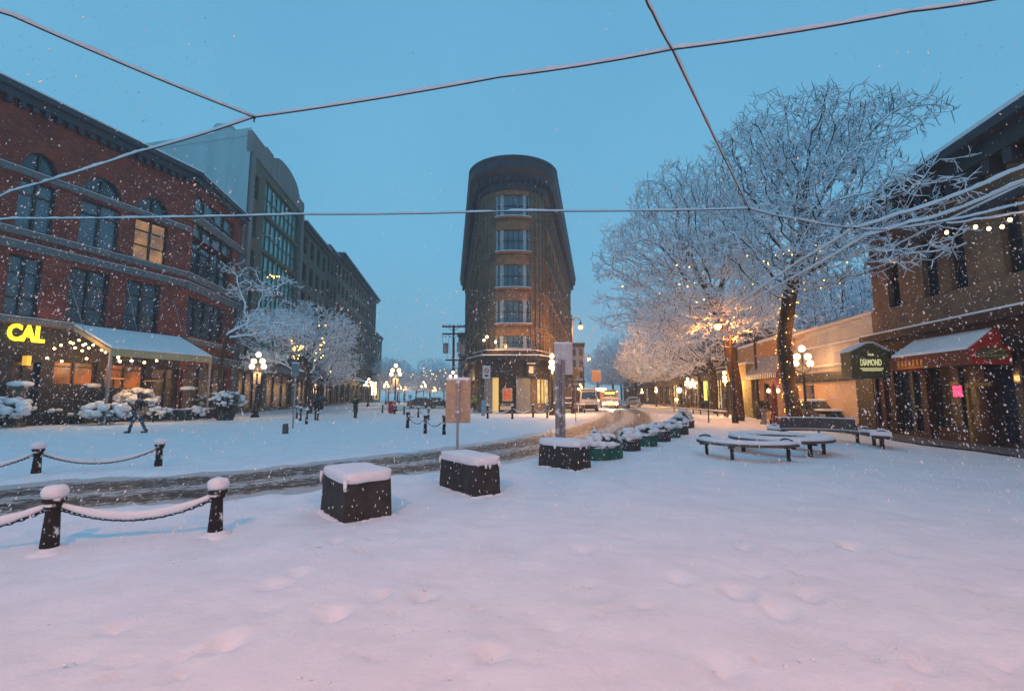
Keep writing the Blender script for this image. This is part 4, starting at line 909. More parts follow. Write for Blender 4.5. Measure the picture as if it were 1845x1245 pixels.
def ring_lights(lb, px, py, Y_, k, spx, spy, seed, r=.03):
    rr = random.Random(seed); P = [D(px + rr.gauss(0, spx), py + rr.gauss(0, spy), Y_ + rr.uniform(-.6, .6)) for _ in range(k)]; P.sort(key=lambda p: p.z); fairy('fairy_lights', lb, P, r=r)
ring_lights('cluster of lights in the middle of the left spreading tree', 533, 628, 40.5, 18, 6, 8, 5, .04)
ring_lights('thin string of lights on the right of the left spreading tree', 582, 640, 42, 14, 9, 30, 6, .04)
ring_lights('small ring of lights at the top of the slender left tree', 492, 497, 31, 9, 6, 3, 7)
ring_lights('lights in the distant pinkish trees of the square', 780, 672, 100, 30, 34, 11, 8, .055)
ring_lights('lights glinting in the wide tree over the road', 1235, 520, 26, 9, 50, 40, 9)
# ------------------------------------------------------------------ lamps
def globe_lamp(label, px, basepy, toppy, rz=0, energy=110, Yd=None, banner=False, n=5):
    base = G(px, basepy) if Yd is None else Vector((D(px, 712, Yd).x, Yd, 0)); hgt = D(px, toppy, base.y).z
    t = T('globe_lamp', label, 'street lamp', base, rz, 'globe street lamps'); s_ = hgt / 5.0; t.scale = (s_,) * 3
    MB().lathe([(.30, 0), (.30, .12), (.24, .16), (.24, .5), (.17, .62), (.13, .75), (.10, .9), (.075, 1.6), (.065, 3.2), (.09, 3.25), (.09, 3.32), (.05, 3.4), (.04, 4.45), (.07, 4.5), (.11, 4.58)], 12).build('post', BLACK, t, smooth=False)
    arms = [(.46, 3.86, 0), (-.46, 3.86, 0), (.34, 4.28, 0), (-.34, 4.28, 0)][:n - 1]
    am = MB()
    for x_, z_, y_ in arms: am.tube([(0, 0, z_ - .5), (x_ * .5, 0, z_ - .52), (x_ * .95, 0, z_ - .42), (x_, 0, z_ - .2)], .025, 6); am.lathe([(.03, 0), (.09, .06), (.1, .1)], 8, (x_, 0, z_ - .24))
    am.tube([(-.3, 0, 3.55), (-.1, 0, 3.7), (.1, 0, 3.7), (.3, 0, 3.55)], .018, 5); am.build('arms', BLACK, t)
    g0 = None
    for x_, z_, y_ in arms + [(0, 4.78, 0)]:
        if g0 is None: g0 = MB().sup((0, 0, 0), (.19, .19, .2), 1, 14, 9).build('globe', GLOBE, t, (x_, 0, z_), smooth=True)
        else: c = g0.copy(); C.objects.link(c); c.location = (x_, 0, z_)
    if banner: MB().box(-.28, .28, -.02, .02, 2.55, 3.4).build('banner', PAPER, t)
    light('lamp_light', (0, -.15, 3.6), energy * 2.8, (1, .5, .17), t, .35)
    return t
globe_lamp('five globe lamp with paper banner beside the left tree', 459, 752, 634, energy=70, banner=True)
globe_lamp('tall five globe lamp with pale banner in front of the far square', 711, 741, 655, energy=90, banner=True)
globe_lamp('globe lamp outside the lit end shops of the left street', 663, 733.5, 681)
globe_lamp('globe lamp left behind the tall bannered one', 695, 729, 687)
globe_lamp('first small globe lamp right of the tall bannered one', 719, 727, 692, n=4)
globe_lamp('second smallest globe lamp in the far square', 729.5, 726, 696, n=4)
globe_lamp('globe lamp above the parked cars', 762.5, 728, 687, n=4)
globe_lamp('smallest globe lamp right of the parked cars', 782, 726.5, 697, n=4)
globe_lamp('globe lamp rising behind the brown sign back', 815.5, 738, 668, energy=70)
globe_lamp('globe lamp beside the right flatiron wall', 995.5, 748, 637, rz=R(75), energy=520)
globe_lamp('five globe lamp beside the large tree and the hoarding', 1450.5, 0, 622, Yd=25, energy=34)
globe_lamp('globe lamp in front of the wide tree trunk', 1309, 750, 668, rz=R(60), energy=260)
globe_lamp('globe lamp between the right row trees by a glowing star', 1241, 738, 680, rz=R(30), energy=220)
globe_lamp('globe lamp at the far end of the bench side pavement', 1183, 733, 697, rz=R(50), energy=220, n=4)
globe_lamp('farthest globe lamp on the right pavement', 1157, 730, 700, rz=R(50), energy=220, n=4)
globe_lamp('globe lamp just left of the white van', 1046, 734, 691, rz=R(20), energy=200, n=4)
wl = T('wall_lamp', 'pair of small globes on a stalk above the flatiron marquee', 'lamp', D(876, 636, 42)); MB().tube([(0, 0, 0), (0, 0, 1.4)], .035, 6).tube([(0, 0, 1.1), (-.18, 0, 1.2)], .03, 6).build('stalk', BLACK, wl)
MB().sup((0.05, 0, 1.5), (.14,) * 3, 1, 12, 8).sup((-.22, 0, 1.2), (.12,) * 3, 1, 12, 8).build('globe', GLOBE, wl, smooth=True); light('lamp_light', (0.2, -.4, 1.4), 25, (1, .6, .26), wl)
wl2 = T('wall_lamp', 'single small warm bulb on the flatiron wall left of the railing', 'lamp', D(893, 616, 42.3)); MB().sup((0, 0, 0), (.09, .09, .13), 1, 10, 7).build('globe', BULB, wl2, smooth=True); MB().tube([(0, 0, .1), (.3, .8, .1)], .03, 5).build('bracket', BLACK, wl2); light('lamp_light', (.1, -.6, -.1), 110, (1, .5, .15), wl2)
def sodium(label, px, Yd, toppy, dx, lamppx, lamppy, energy, arm=True):
    base = Vector((D(px, 712, Yd).x, Yd, 0)); zt_ = D(px, toppy, Yd).z; lp = D(lamppx, lamppy, Yd) - base
    t = T('street_lamp', label, 'street lamp', base, 0, 'tall sodium street lamps')
    MB().lathe([(.2, 0), (.2, .5), (.13, .7), (.1, 1.2), (.075, zt_ - .02), (.02, zt_)], 10).build('post', mat('brown_post', (.03, .014, .01), .6, .2) if 'brown_post' not in MATS else MATS['brown_post'], t)
    MB().tube([(0, 0, lp.z + .55), (lp.x * .3, 0, lp.z + .85), (lp.x * .8, 0, lp.z + .85), (lp.x, 0, lp.z + .6), (lp.x, 0, lp.z + .4)], .045, 6).tube([(0, 0, lp.z), (lp.x * .35, 0, lp.z + .75)], .025, 5).build('arm', MATS['brown_post'], t)
    MB().lathe([(.05, .45), (.09, .4), (.12, .25), (.24, .12), (.26, .1)], 12, (lp.x, 0, lp.z)).build('hood', BLACK, t)
    MB().sup((lp.x, 0, lp.z), (.21, .21, .22), 1, 14, 8).build('lamp_glass', SODIUM, t, smooth=True)
    light('lamp_light', (lp.x, -.3, lp.z - .3), energy * 1.8, (1, .36, .07), t, .25); return t
sodium('brown street lamp with glowing orange lantern right of the flatiron', 1032, 43, 568, 0, 1046, 589, 900)
sodium('further brown street lamp above the white van', 1052, 78, 634, 0, 1061, 646, 1100)
sodium('orange street lamp glowing among the wide tree branches', 1322, 28.5, 566, 0, 1293, 588, 620)
sodium('orange street lamp behind the shop awnings on the right', 1365, 33, 600, 0, 1385, 626, 130)
# ------------------------------------------------------------------ bollards and chains
POSTM = snowmat('iron_post_with_snow', .16, (.022, .022, .024), 9.)
def bollard(label, p, h=.56, group='black bollards with snow caps', near=False, capr=.105):
    t = T('bollard', label, 'bollard', (p.x, p.y, gh(p.x, p.y) - .06), 0, group); k = 12
    MB().lathe([(.10, 0), (.095, .05), (.085, .06), (.062, h * .85), (.075, h * .86), (.085, h * .9), (.082, h * .95), (.105, h * .98), (.105, h + .03)], 16).build('post', POSTM, t, smooth=False)
    MB().sup((0, 0, h + .03 + capr * .62), (capr * 1.12, capr * 1.1, capr * .78), .8, 18, 10, amp=.12, seed=p.x).build('snow_cap', SNOW, t, smooth=True)
    if near: MB().sup((.04, -.03, .02), (.21, .19, .075), 1, 20, 8, amp=.45, seed=p.y).lathe([(.17, 0), (.13, .06), (.105, .1)], 16, (.02, 0, 0)).build('snow_drift', SNOW, t, smooth=True)
    return t, Vector((p.x, p.y, t.location.z + h * .88))
def chain(label, a, b_, sag, links=True, group='chains between the bollards', ls=.055, snow=.032):
    t = T('chain', label, 'chain', a, 0, group); d = b_ - a; n = max(6, int((d.length + sag) / ls * 1.05)) if links else 14
    f_ = lambda u: d * u + Vector((0, 0, -sag * 4 * u * (1 - u)))
    mb = MB()
    if links:
        rz = math.atan2(d.y, d.x)
        for i in range(n):
            p = f_((i + .5) / n); q_ = f_((i + 1) / n) - f_(i / n); sl_ = math.atan2(q_.z, math.hypot(q_.x, q_.y)); M = Matrix.Translation(p) @ Matrix.Rotation(rz, 4, 'Z') @ Matrix.Rotation(-sl_, 4, 'Y') @ Matrix.Rotation(PI / 2 * (i % 2) + .4, 4, 'X')
            ring = [M @ Vector((math.cos(2 * PI * k / 10) * ls * .66, math.sin(2 * PI * k / 10) * ls * .36, 0)) for k in range(11)]; mb.tube(ring, .0075, 5, cap=False)
    else: mb.tube([f_(i / n) for i in range(n + 1)], .02, 5)
    mb.build('links', BLACK, t)
    m2 = 30; P = [f_(.03 + .94 * i / m2) + Vector((0, 0, .018 + snow * .8)) for i in range(m2 + 1)]
    rr_ = [snow * (.5 + .5 * min(1, 4 * i / m2, 4 * (m2 - i) / m2)) * (1 + .18 * noise.noise(Vector((i * .5, a.x, 0)))) for i in range(m2 + 1)]
    MB().tube(P, rr_, 10, sy=1.25).build('snow', SNOW, t, smooth=True)
b1 = G(88, 992); b2 = G(387, 964); b0 = b1 + (b1 - b2); nb = 'black bollards with snow caps'
t1, h1 = bollard('black bollard with big snow cap, nearest one at the left front', b1, .6, near=True, capr=.1); t2, h2 = bollard('black bollard with round snow cap in front of the road, right end of its chain', b2, .57, near=True, capr=.1); t0_, h0 = bollard('black bollard just outside the left edge holding the near chain', b0, .6, near=True)
chain('thick snow covered chain sagging between the two nearest bollards', h1, h2, .2, snow=.04); chain('snow covered chain running off the left edge from the nearest bollard', h0, h1, .2, snow=.04)
c1 = G(64, 858); c2 = G(285, 840); c0_ = c1 + (c1 - c2)
_, k1 = bollard('black bollard across the road at the left', c1, .58, near=True); _, k2 = bollard('black bollard across the road ending the left far chain', c2, .55); _, k0 = bollard('black bollard across the road outside the left edge', c0_, .58)
chain('snowy chain across the road between two far side bollards', k1, k2, .28); chain('snowy chain across the road running off the left edge', k0, k1, .28)
def run(pts, words, h=.75, sag=.25, skip=(), snow=.028):
    hp = []
    for (px, py), w in zip(pts, words): _, q_ = bollard('small black bollard ' + w, G(px, py), h); hp.append(q_)
    for i in range(len(hp) - 1):
        if i not in skip: chain('chain from the small bollard ' + words[i], hp[i], hp[i + 1], sag, links=False, snow=snow)
run([(734, 771), (766, 780), (800, 783)], ['left end of the group beside the brown sign', 'in the middle of the group beside the brown sign', 'touching the brown sign from the left'], .85, .35, snow=.01)
run([(734.5, 770), (753.5, 752), (772, 757)], ['hidden behind the group beside the brown sign', 'in front of the parked cars, left one', 'in front of the parked cars, right one'], .8, .3, snow=.015)
run([(689, 744), (700.5, 743), (711, 746), (728, 747)], ['at the far left of the tall bannered lamp', 'just left of the red box', 'just right of the red box', 'between the red box and the parked cars'], .75, .25, snow=.01)
run([(878.5, 754), (923, 755), (960.5, 752), (986, 753), (998, 747)], ['below the turn sign at the flatiron', 'before the flatiron door', 'right of the flatiron door', 'at the right corner of the flatiron', 'behind the timber post at the flatiron'], .95, .4, snow=.035)
run([(552, 764), (541, 758), (534.5, 754)], ['nearest of the row by the left person', 'in the middle of the row by the left person', 'farthest of the row by the left person'], .85, .3, skip=(0,), snow=.02)
run([(1040, 743), (1044.5, 743.3), (1049, 743.6), (1053, 744)], ['leftmost beside the white van', 'second beside the white van', 'third beside the white van', 'touching the white van'], .8, .1, skip=(0, 1, 2))
sb_ = T('stone_stump', 'short grey stone stump alone in the snow of the square', 'stump', G(514, 781)); MB().lathe([(.13, -.05), (.14, .3), (.12, .42), (.10, .44)], 8).build('stump_body', DKST, sb_); MB().sup((0, 0, .45), (.1, .1, .04), 1).build('snow_cap', SNOW, sb_)
# ------------------------------------------------------------------ concrete blocks
def cblock(label, A_, F_, R_, top, seed, drips):
    a, f_, r_ = G(*A_), G(*F_), G(*R_); u = (a - f_); w_ = (r_ - f_); v_ = Vector((-u.y, u.x, 0)).normalized()
    if v_.dot(w_) < 0: v_ = -v_
    Lu, Lv = u.length, max(.55, w_.dot(v_)); ud = u.normalized(); c = f_ + u * .5 + v_ * Lv * .5; rz = math.atan2(v_.y, v_.x); hh = D(F_[0], top, f_.y).z
    if ud.dot(Vector((-v_.y, v_.x, 0))) < 0: pass
    t = T('concrete_block', label, 'concrete block', (c.x, c.y, 0), rz, 'dark concrete blocks along the road'); X_, Y_ = Lv / 2, Lu / 2
    k = .94; mb = MB(); v8 = [(-X_, -Y_, -.12), (X_, -Y_, -.12), (X_, Y_, -.12), (-X_, Y_, -.12)] + [(x_ * k, y_ * k, hh) for x_, y_ in ((-X_, -Y_), (X_, -Y_), (X_, Y_), (-X_, Y_))]
    mb.add(v8, [(0, 3, 2, 1), (4, 5, 6, 7), (0, 1, 5, 4), (1, 2, 6, 5), (2, 3, 7, 6), (3, 0, 4, 7)]); mb.build('block_body', CONC, t, bevel=.018)
    sc = MB(); sc.sup((0, 0, hh + .045), (X_ * 1.03, Y_ * 1.03, .085), .32, 56, 16, amp=.06, seed=seed)
    for (e, q_, l) in drips:      # e edge 0: x=+X ... side index, q position -1..1, l length
        x_, y_ = [(X_ * .97, Y_ * q_), (X_ * q_, -Y_ * .97), (-X_ * .97, Y_ * q_), (X_ * q_, Y_ * .97)][e]
        sc.tube([(x_, y_, hh + .04), (x_ * 1.03, y_ * 1.03, hh - l * .5), (x_ * 1.035, y_ * 1.035, hh - l)], [.03, .024, .014], 8)
    sc.build('snow_cap', SNOW, t, smooth=True)
    dr = MB(); rr_ = random.Random(seed)
    for e in range(4):
        for i in range(26):
            s_ = -1 + 2 * (i + .5) / 26; x_, y_ = [(X_ + .02, Y_ * s_), (X_ * s_, -Y_ - .02), (-X_ - .02, Y_ * s_), (X_ * s_, Y_ + .02)][e]
            dr.sup((x_, y_, -.03), (.07, .07, rr_.uniform(.01, .05)), 1, 8, 5)
    dr.build('snow_skirt', SNOW, t, smooth=True)
cblock('dark concrete block with thick snow cap, nearest and leftmost of the three', (576, 917), (619, 944), (711, 930), 871, 1, [(0, .9, .1), (2, .97, .13), (1, -.97, .11)])
cblock('dark concrete block in the middle, snow dripping over its front edge', (790, 875), (856, 896), (907, 890), 838, 5, [(1, .1, .09), (1, -.2, .08), (1, .8, .08), (2, .9, .1), (0, .2, .07)])
cblock('dark concrete block farthest right next to the green planter', (969, 838), (1040, 848), (1068, 843), 805, 9, [(1, -.5, .07), (1, .3, .08), (0, .9, .06), (2, .1, .1)])
# ------------------------------------------------------------------ shrubs and planters
def shrub_parts(t, c, r_, nl, ns_, seed, lm=LEAF, ls=.07, clump=.16, up=.1):
    rr = random.Random(seed); lf = MB()
    for _ in range(nl):
        d = Vector((rr.gauss(0, 1), rr.gauss(0, 1), rr.gauss(0, 1))).normalized() * (rr.random() ** .4); p = Vector((c[0] + d.x * r_[0], c[1] + d.y * r_[1], c[2] + d.z * r_[2]))
        if p.z < 0: continue
        lf.obox(p, (ls * rr.uniform(.6, 1.3), ls * .5, ls * .12), rr.uniform(0, 6.3), 0, rr.uniform(-1, 1), rr.uniform(-1, 1))
    for _ in range(8):
        a = rr.uniform(0, 6.3); lf.tube([(c[0] * .9, c[1] * .9, max(0, c[2] - r_[2])), (c[0] + r_[0] * .6 * math.cos(a), c[1] + r_[1] * .6 * math.sin(a), c[2] + r_[2] * .4)], .012, 4)
    lf.build('foliage', lm, t)
    sn = MB()
    for _ in range(ns_):
        d = Vector((rr.gauss(0, 1), rr.gauss(0, 1), rr.gauss(.5, .8))).normalized(); d.z = abs(d.z) * (1 if rr.random() < .8 else -.4); q_ = rr.uniform(.8, 1.05); x_, y_ = c[0] + r_[0] * q_ * d.x, c[1] + r_[1] * q_ * d.y; z_ = max(.1, c[2] + r_[2] * q_ * d.z)
        s_ = clump * rr.uniform(.5, 1.2); sn.sup((x_, y_, z_), (s_, s_ * rr.uniform(.7, 1.1), s_ * .62), 1, 12, 7, amp=.5, seed=rr.random() * 50)
    sn.build('snow', SNOW, t, smooth=True)
def planter(label, px, py, w, d_, rz, m_, seed, tall=0, hb=.34):
    p = G(px, py); p.y += d_ * .5; w *= 1.2; t = T('planter', label, 'planter', (p.x, p.y, 0), R(rz), 'planter boxes along the road'); mb = MB(); a, b_ = w / 2, d_ / 2
    pts = [(-a, -b_ * .55), (-a * .55, -b_), (a * .55, -b_), (a, -b_ * .55), (a, b_ * .55), (a * .55, b_), (-a * .55, b_), (-a, b_ * .55)]
    mb.prism(pts, -.1, hb - .02); mb.prism([(x_ * 1.06, y_ * 1.06) for x_, y_ in pts], hb - .018, hb + .03); mb.build('box', m_, t, bevel=.012)
    shrub_parts(t, (0, 0, hb + .08), (a * 1.05, b_ * 1.05, .24 + tall), 520, 34, seed, ls=.07, clump=.13)
    MB().sup((0, 0, hb + .03), (a * .98, b_ * .98, .09), .6, 24, 8, amp=.3, seed=seed).build('snow_bed', SNOW, t, smooth=True)
PL = [('green planter box with snowy plants beside the last concrete block', 1095, 829, .78, .6, 25, GRNP, .0), ('dark planter box second in the curving row', 1139, 814, .5, .6, 35, DKP, .0), ('green planter box third in the curving row', 1168, 805, .62, .7, 38, GRNP, .0), ('dark planter box with drooping snowy leaves, fourth in the row', 1194, 796, .6, .7, 40, DKP, .02), ('green planter box with spreading snow, fifth in the row', 1213, 789, .6, .7, 42, GRNP, .04), ('dark planter box with taller leafy shrub, sixth in the row', 1229, 783, .6, .7, 45, DKP, .18), ('last planter box with tall dark shrub at the far end of the row', 1240, 771, .7, .8, 45, DKP, .28)]
for i, (lb, px, py, w, d_, rz, m_, tl_) in enumerate(PL): planter(lb, px, py, w, d_, rz, m_, 40 + i, tl_)
sc_ = T('small_conifer', 'little snow covered conifer standing between the block and the planter', 'plant', G(1072, 820)); cm_ = MB(); sm_ = MB(); rr = random.Random(4)
for k in range(7):
    z_ = .12 + k * .09; r_ = .26 * (1 - k / 7.5)
    for j in range(9): a = j * .7 + k; cm_.obox((math.cos(a) * r_ * .6, math.sin(a) * r_ * .6, z_), (r_ * 1.1, .03, .02), a, 0, 0, .35); sm_.sup((math.cos(a) * r_ * .7, math.sin(a) * r_ * .7, z_ + .03), (.055, .05, .03), 1, 8, 5)
cm_.tube([(0, 0, 0), (0, 0, .75)], .02, 5); cm_.build('branches', LEAF, sc_); sm_.sup((0, 0, .74), (.04, .04, .06), 1, 8, 5).build('snow', SNOW, sc_, smooth=True)
# ------------------------------------------------------------------ benches
def circ3(a, b_, c):
    ax, ay, bx_, by_, cx_, cy_ = a.x, a.y, b_.x, b_.y, c.x, c.y; d = 2 * (ax * (by_ - cy_) + bx_ * (cy_ - ay) + cx_ * (ay - by_))
    ux = ((ax ** 2 + ay ** 2) * (by_ - cy_) + (bx_ ** 2 + by_ ** 2) * (cy_ - ay) + (cx_ ** 2 + cy_ ** 2) * (ay - by_)) / d; uy = ((ax ** 2 + ay ** 2) * (cx_ - bx_) + (bx_ ** 2 + by_ ** 2) * (ax - cx_) + (cx_ ** 2 + cy_ ** 2) * (bx_ - ax)) / d
    c_ = Vector((ux, uy, 0)); return c_, (Vector((ax, ay, 0)) - c_).length
def bench(label, pts, w, legs, hoops, back=None, h=.42, full=False):
    P = [G(*p, h) for p in pts]
    if full: cen, rad_ = Vector((G(*pts[0], h).x, G(*pts[0], h).y, 0)), w[1]; w = w[0]; a0_, a1_ = 0, 2 * PI
    else:
        cen, rad_ = circ3(*P); an = [math.atan2(p.y - cen.y, p.x - cen.x) for p in P]
        for i in (1, 2):
            while an[i] - an[i - 1] > PI: an[i] -= 2 * PI
            while an[i] - an[i - 1] < -PI: an[i] += 2 * PI
        a0_, a1_ = an[0], an[2]
    t = T('curved_bench', label, 'bench', (cen.x, cen.y, 0), 0, 'curved benches in the plaza'); K = 40; pos = lambda u, dr, z: Vector(((rad_ + dr) * math.cos(a0_ + (a1_ - a0_) * u), (rad_ + dr) * math.sin(a0_ + (a1_ - a0_) * u), z))
    def slab(dr0, dr1, z0, z1, u0=0., u1=1., taper=False, lean=0):
        mb = MB(); v = []; f = []
        for i in range(K + 1):
            u = u0 + (u1 - u0) * i / K; v += [pos(u, dr0, z0), pos(u, dr1, z0), pos(u, dr1 + lean, z1), pos(u, dr0 + lean, z1)]
        for i in range(K):
            o = 4 * i
            for j in range(4): f.append((o + j, o + (j + 1) % 4, o + 4 + (j + 1) % 4, o + 4 + j))
        f += [(0, 1, 2, 3), (4 * K + 3, 4 * K + 2, 4 * K + 1, 4 * K)]; return mb.add(v, f)
    slab(-w / 2, w / 2, h - .05, h).build('seat', WOODG, t)
    so = slab(-w / 2 + .01, w / 2 - .01, h + .003, h + .095, 0.002, .998).build('snow', SNOW, t, bevel=.04)
    for u in legs:
        lg = MB()
        p = pos(u, 0, 0); lg.obox((p.x, p.y, (h - .08) / 2 - .06), (w * .16, .07, h + .02), a0_ + (a1_ - a0_) * u)
        p = pos(u, 0, h - .09); lg.obox(p, (w * .8, .05, .05), a0_ + (a1_ - a0_) * u); lg.build('leg', BLACK, t)
    for u in hoops:
        hp = [pos(u, -w * .42 * math.cos(PI * k / 10), h + .02 + .13 * math.sin(PI * k / 10)) for k in range(11)]; MB().tube(hp, .022, 6).build('armrest', BLACK, t)
        MB().tube([q_ + Vector((0, 0, .035)) for q_ in hp[2:-2]], [.012] + [.026] * 5 + [.012], 6).build('armrest_snow', SNOW, t)
    if back:
        u0, u1, hb, sgn = back; dr = sgn * w * .5; slab(dr - .02, dr + .02, h + .06, hb, u0, u1, lean=sgn * .12).build('backrest', WOODG, t); slab(dr - .05, dr + .05, hb + .002, hb + .04, u0, u1, lean=0)\
            .build('backrest_snow', SNOW, t).location = tuple(((pos((u0 + u1) / 2, 1, 0) - pos((u0 + u1) / 2, 0, 0)) * sgn * .12))
bench('nearest curved wooden bench with three visible legs and hooped ends', [(1270, 792), (1345, 801), (1424, 800)], .46, (.08, .42, .95), (.03, .93))
bench('ring shaped snowy bench between the two arc benches', [(1404, 788)], (.6, 1.12), (.78, .93, .25, .5), (), full=True)
bench('long curved bench with slatted back in front of the low building', [(1393, 773), (1490, 774), (1587, 785)], .5, (.1, .35, .6, .74, .84, .95), (.02, .66, .96), back=(0, .66, .86, 1 if circ3(G(1393, 773, .42), G(1490, 774, .42), G(1587, 785, .42))[0].y < 14 else -1))
# ------------------------------------------------------------------ signs on posts
def sp_at(px, Y_): return Vector((D(px, 712, Y_).x, Y_, 0))
Ys = 10.2; p = sp_at(825.5, Ys); t = T('road_sign', 'blank brown sign back with snow on top on a thin post behind the middle block', 'sign', p)
z0, z1 = D(825, 762, Ys).z, D(825, 684, Ys).z; hw = 22.3 / 815 * Ys
MB().prism([(-hw, 0), (hw, 0), (hw, .012), (-hw, .012)], z0, z1).build('sign_plate', SIGNB, t, bevel=.01)
MB().box(-.028, .028, -.045, -.003, -.1, z1 - .04).build('post', GALV, t); MB().box(-.05, .05, -.06, -.002, z0 + .18, z0 + .22).box(-.05, .05, -.06, -.002, z1 - .15, z1 - .11).build('clamp', GALV, t)
MB().sup((0, .003, z1 + .015), (hw * 1.02, .035, .035), .5, 24, 8, amp=.1).sup((0, -.05, z1 - .06), (.05, .05, .04), 1, 10, 6).sup((0, -.03, z0 + .24), (.04, .04, .03), 1, 10, 6).build('snow', SNOW, t, smooth=True)
Ys = 12.6; p = sp_at(1009, Ys); t = T('post_with_sign', 'snow plastered broad post carrying a pale square sign right of the flatiron', 'sign', p); zt_ = D(1009, 640, Ys).z
PST = snowmat('plastered_snow', .08, (.24, .22, .21), 3.)
MB().box(-.14, -.02, -.03, .03, -.1, zt_).box(.045, .14, -.03, .03, -.1, zt_ - .1).box(-.02, .045, .01, .03, -.1, zt_ - .25).build('post', PST, t, bevel=.01)
za, zb = D(1016, 675, Ys).z, D(1016, 619, Ys).z; MB().box(-.15, .37, .04, .06, za, zb).build('sign_plate', mat('pale_sign', (.5, .47, .46), .6, .12, 3), t, bevel=.01); MB().sup((.11, .05, zb + .015), (.27, .03, .03), .5, 20, 8).build('snow', SNOW, t, smooth=True)
dy = T('hazard_sign', 'small orange diamond sign behind the plastered post', 'sign', sp_at(1037, 30)); zq = D(1037, 671, 30).z; MB().tube([(0, .05, 0), (0, .05, zq)], .03, 6).build('post', GALV, dy); MB().add([(-.35, 0, zq), (0, 0, zq - .35), (.35, 0, zq), (0, 0, zq + .35), (-.35, .02, zq), (0, .02, zq - .35), (.35, .02, zq), (0, .02, zq + .35)], [(0, 1, 2, 3), (7, 6, 5, 4), (0, 4, 5, 1), (1, 5, 6, 2), (2, 6, 7, 3), (3, 7, 4, 0)]).build('sign_plate', mat('orange_sign', (.7, .25, .05), .5, .1), dy)
# turn restriction sign
Ys = 38.5; t = T('traffic_sign', 'white turn restriction sign with red disc left of the flatiron door', 'sign', sp_at(873, Ys)); zc = D(877, 671, Ys).z
MB().tube([(-.1, .03, 0), (.08, .03, zc + .4)], .035, 6).build('post', GALV, t); MB().box(-.28 + .1, .28 + .2, -.02, .0, zc - .52, zc + .5).build('sign_plate', WHITEP, t, bevel=.01)
rg = MB(); cxx = .16
for k in range(20):
    a, b_ = 2 * PI * k / 20, 2 * PI * (k + 1) / 20; rg.add([(cxx + .22 * math.cos(a), -.026, zc + .14 + .22 * math.sin(a)), (cxx + .22 * math.cos(b_), -.026, zc + .14 + .22 * math.sin(b_)), (cxx + .15 * math.cos(b_), -.026, zc + .14 + .15 * math.sin(b_)), (cxx + .15 * math.cos(a), -.026, zc + .14 + .15 * math.sin(a))], [(0, 1, 2, 3)])
rg.add([(cxx - .17, -.028, zc + .26), (cxx - .13, -.028, zc + .3), (cxx + .17, -.028, zc + .02), (cxx + .13, -.028, zc - .02)], [(0, 1, 2, 3)]); rg.build('red_ring', mat('sign_red', (.55, .02, .03), .5, .1), t)
MB().box(cxx - .09, cxx + .09, -.024, -.021, zc + .08, zc + .12).box(cxx + .05, cxx + .09, -.024, -.021, zc + .0, zc + .12).box(cxx - .16, cxx + .16, -.024, -.021, zc - .35, zc - .2).build('arrow', BLACK, t); MB().box(-.2, .5, -.03, .03, zc + .502, zc + .56).build('snow', SNOW, t)
MB().box(-.25, .05, -.05, .05, 0, 1.3).build('post_sleeve', mat('sleeve_blue', (.2, .33, .4), .6, .2), t)
def plate_sign(label, px, Y_, py0, py1, hw_, m_=SIGNB):
    t = T('street_sign', label, 'sign', sp_at(px, Y_)); z0, z1 = D(px, py1, Y_).z, D(px, py0, Y_).z; MB().tube([(0, .04, -.05), (0, .04, z1)], .04, 6).build('post', GALV, t); MB().box(-hw_, hw_, -.02, 0, z0, z1).build('sign_plate', m_, t); MB().box(-hw_, hw_, -.03, .02, z1 + .002, z1 + .06).build('snow', SNOW, t)
plate_sign('grey street sign on a thin post before the left spreading tree', 530, 24, 655, 678, .2, GRYST)
plate_sign('pale sign above the white van', 1075, 48, 668, 688, .5, SIGNB)
plate_sign('tall thin blue post sign in front of the parked cars', 739, 31, 712, 718, .12, mat('blue_post', (.2, .3, .4), .6, .1))
# ------------------------------------------------------------------ utility pole
Yp = 60; p = sp_at(817, Yp); t = T('utility_pole', 'wooden utility pole with two crossarms and transformers left of the flatiron', 'utility pole', p); zt_ = D(815, 586, Yp).z
WP = mat('pole_wood', (.05, .035, .03), .9, .3, 3, streak=True)
MB().tube([(0, 0, 0), (-.1, 0, zt_)], [.2, .15], 8).build('pole', WP, t)
cr_ = MB(); za, zb = D(815, 589, Yp).z, D(815, 602, Yp).z
for z_ in (za, zb): cr_.box(-1.6, 1.4, -.22, -.1, z_ - .1, z_ + .1); cr_.obox((-.5, -.16, z_ - .35), (.9, .05, .05), 0, 0, 0, .6); cr_.obox((.3, -.16, z_ - .35), (.9, .05, .05), 0, 0, 0, -.6)
cr_.box(-1.1, 1.1, -.2, -.1, zb - 3.6, zb - 3.4); cr_.build('crossarm', WP, t)
ins = MB()
for z_ in (za, zb):
    for x_ in (-1.5, -1.1, -.6, .5, .9, 1.3): ins.lathe([(.05, 0), (.08, .08), (.05, .2)], 6, (x_, -.16, z_ + (.1 if z_ == za else -.45)))
ins.build('insulators', BLACK, t); tf = MB()
for x_, z_ in ((-1.1, zb - 2.6), (.75, zb - 2.5), (1.3, zb - 2.8)): tf.lathe([(.34, 0), (.36, .1), (.36, 1.2), (.3, 1.35), (.1, 1.4)], 10, (x_, -.2, z_))
tf.build('transformer', mat('grey_enamel', (.32, .30, .31), .6, .2), t); wr_ = MB()
for k, x_ in enumerate((-1.5, -.6, .9)): wr_.tube([(x_, -.16, zb), (x_ * .9 - .2, -.2, zb - 1.1), (x_ * .5, -.2, zb - 3.3)], .02, 4)
wr_.build('wires', BLACK, t)
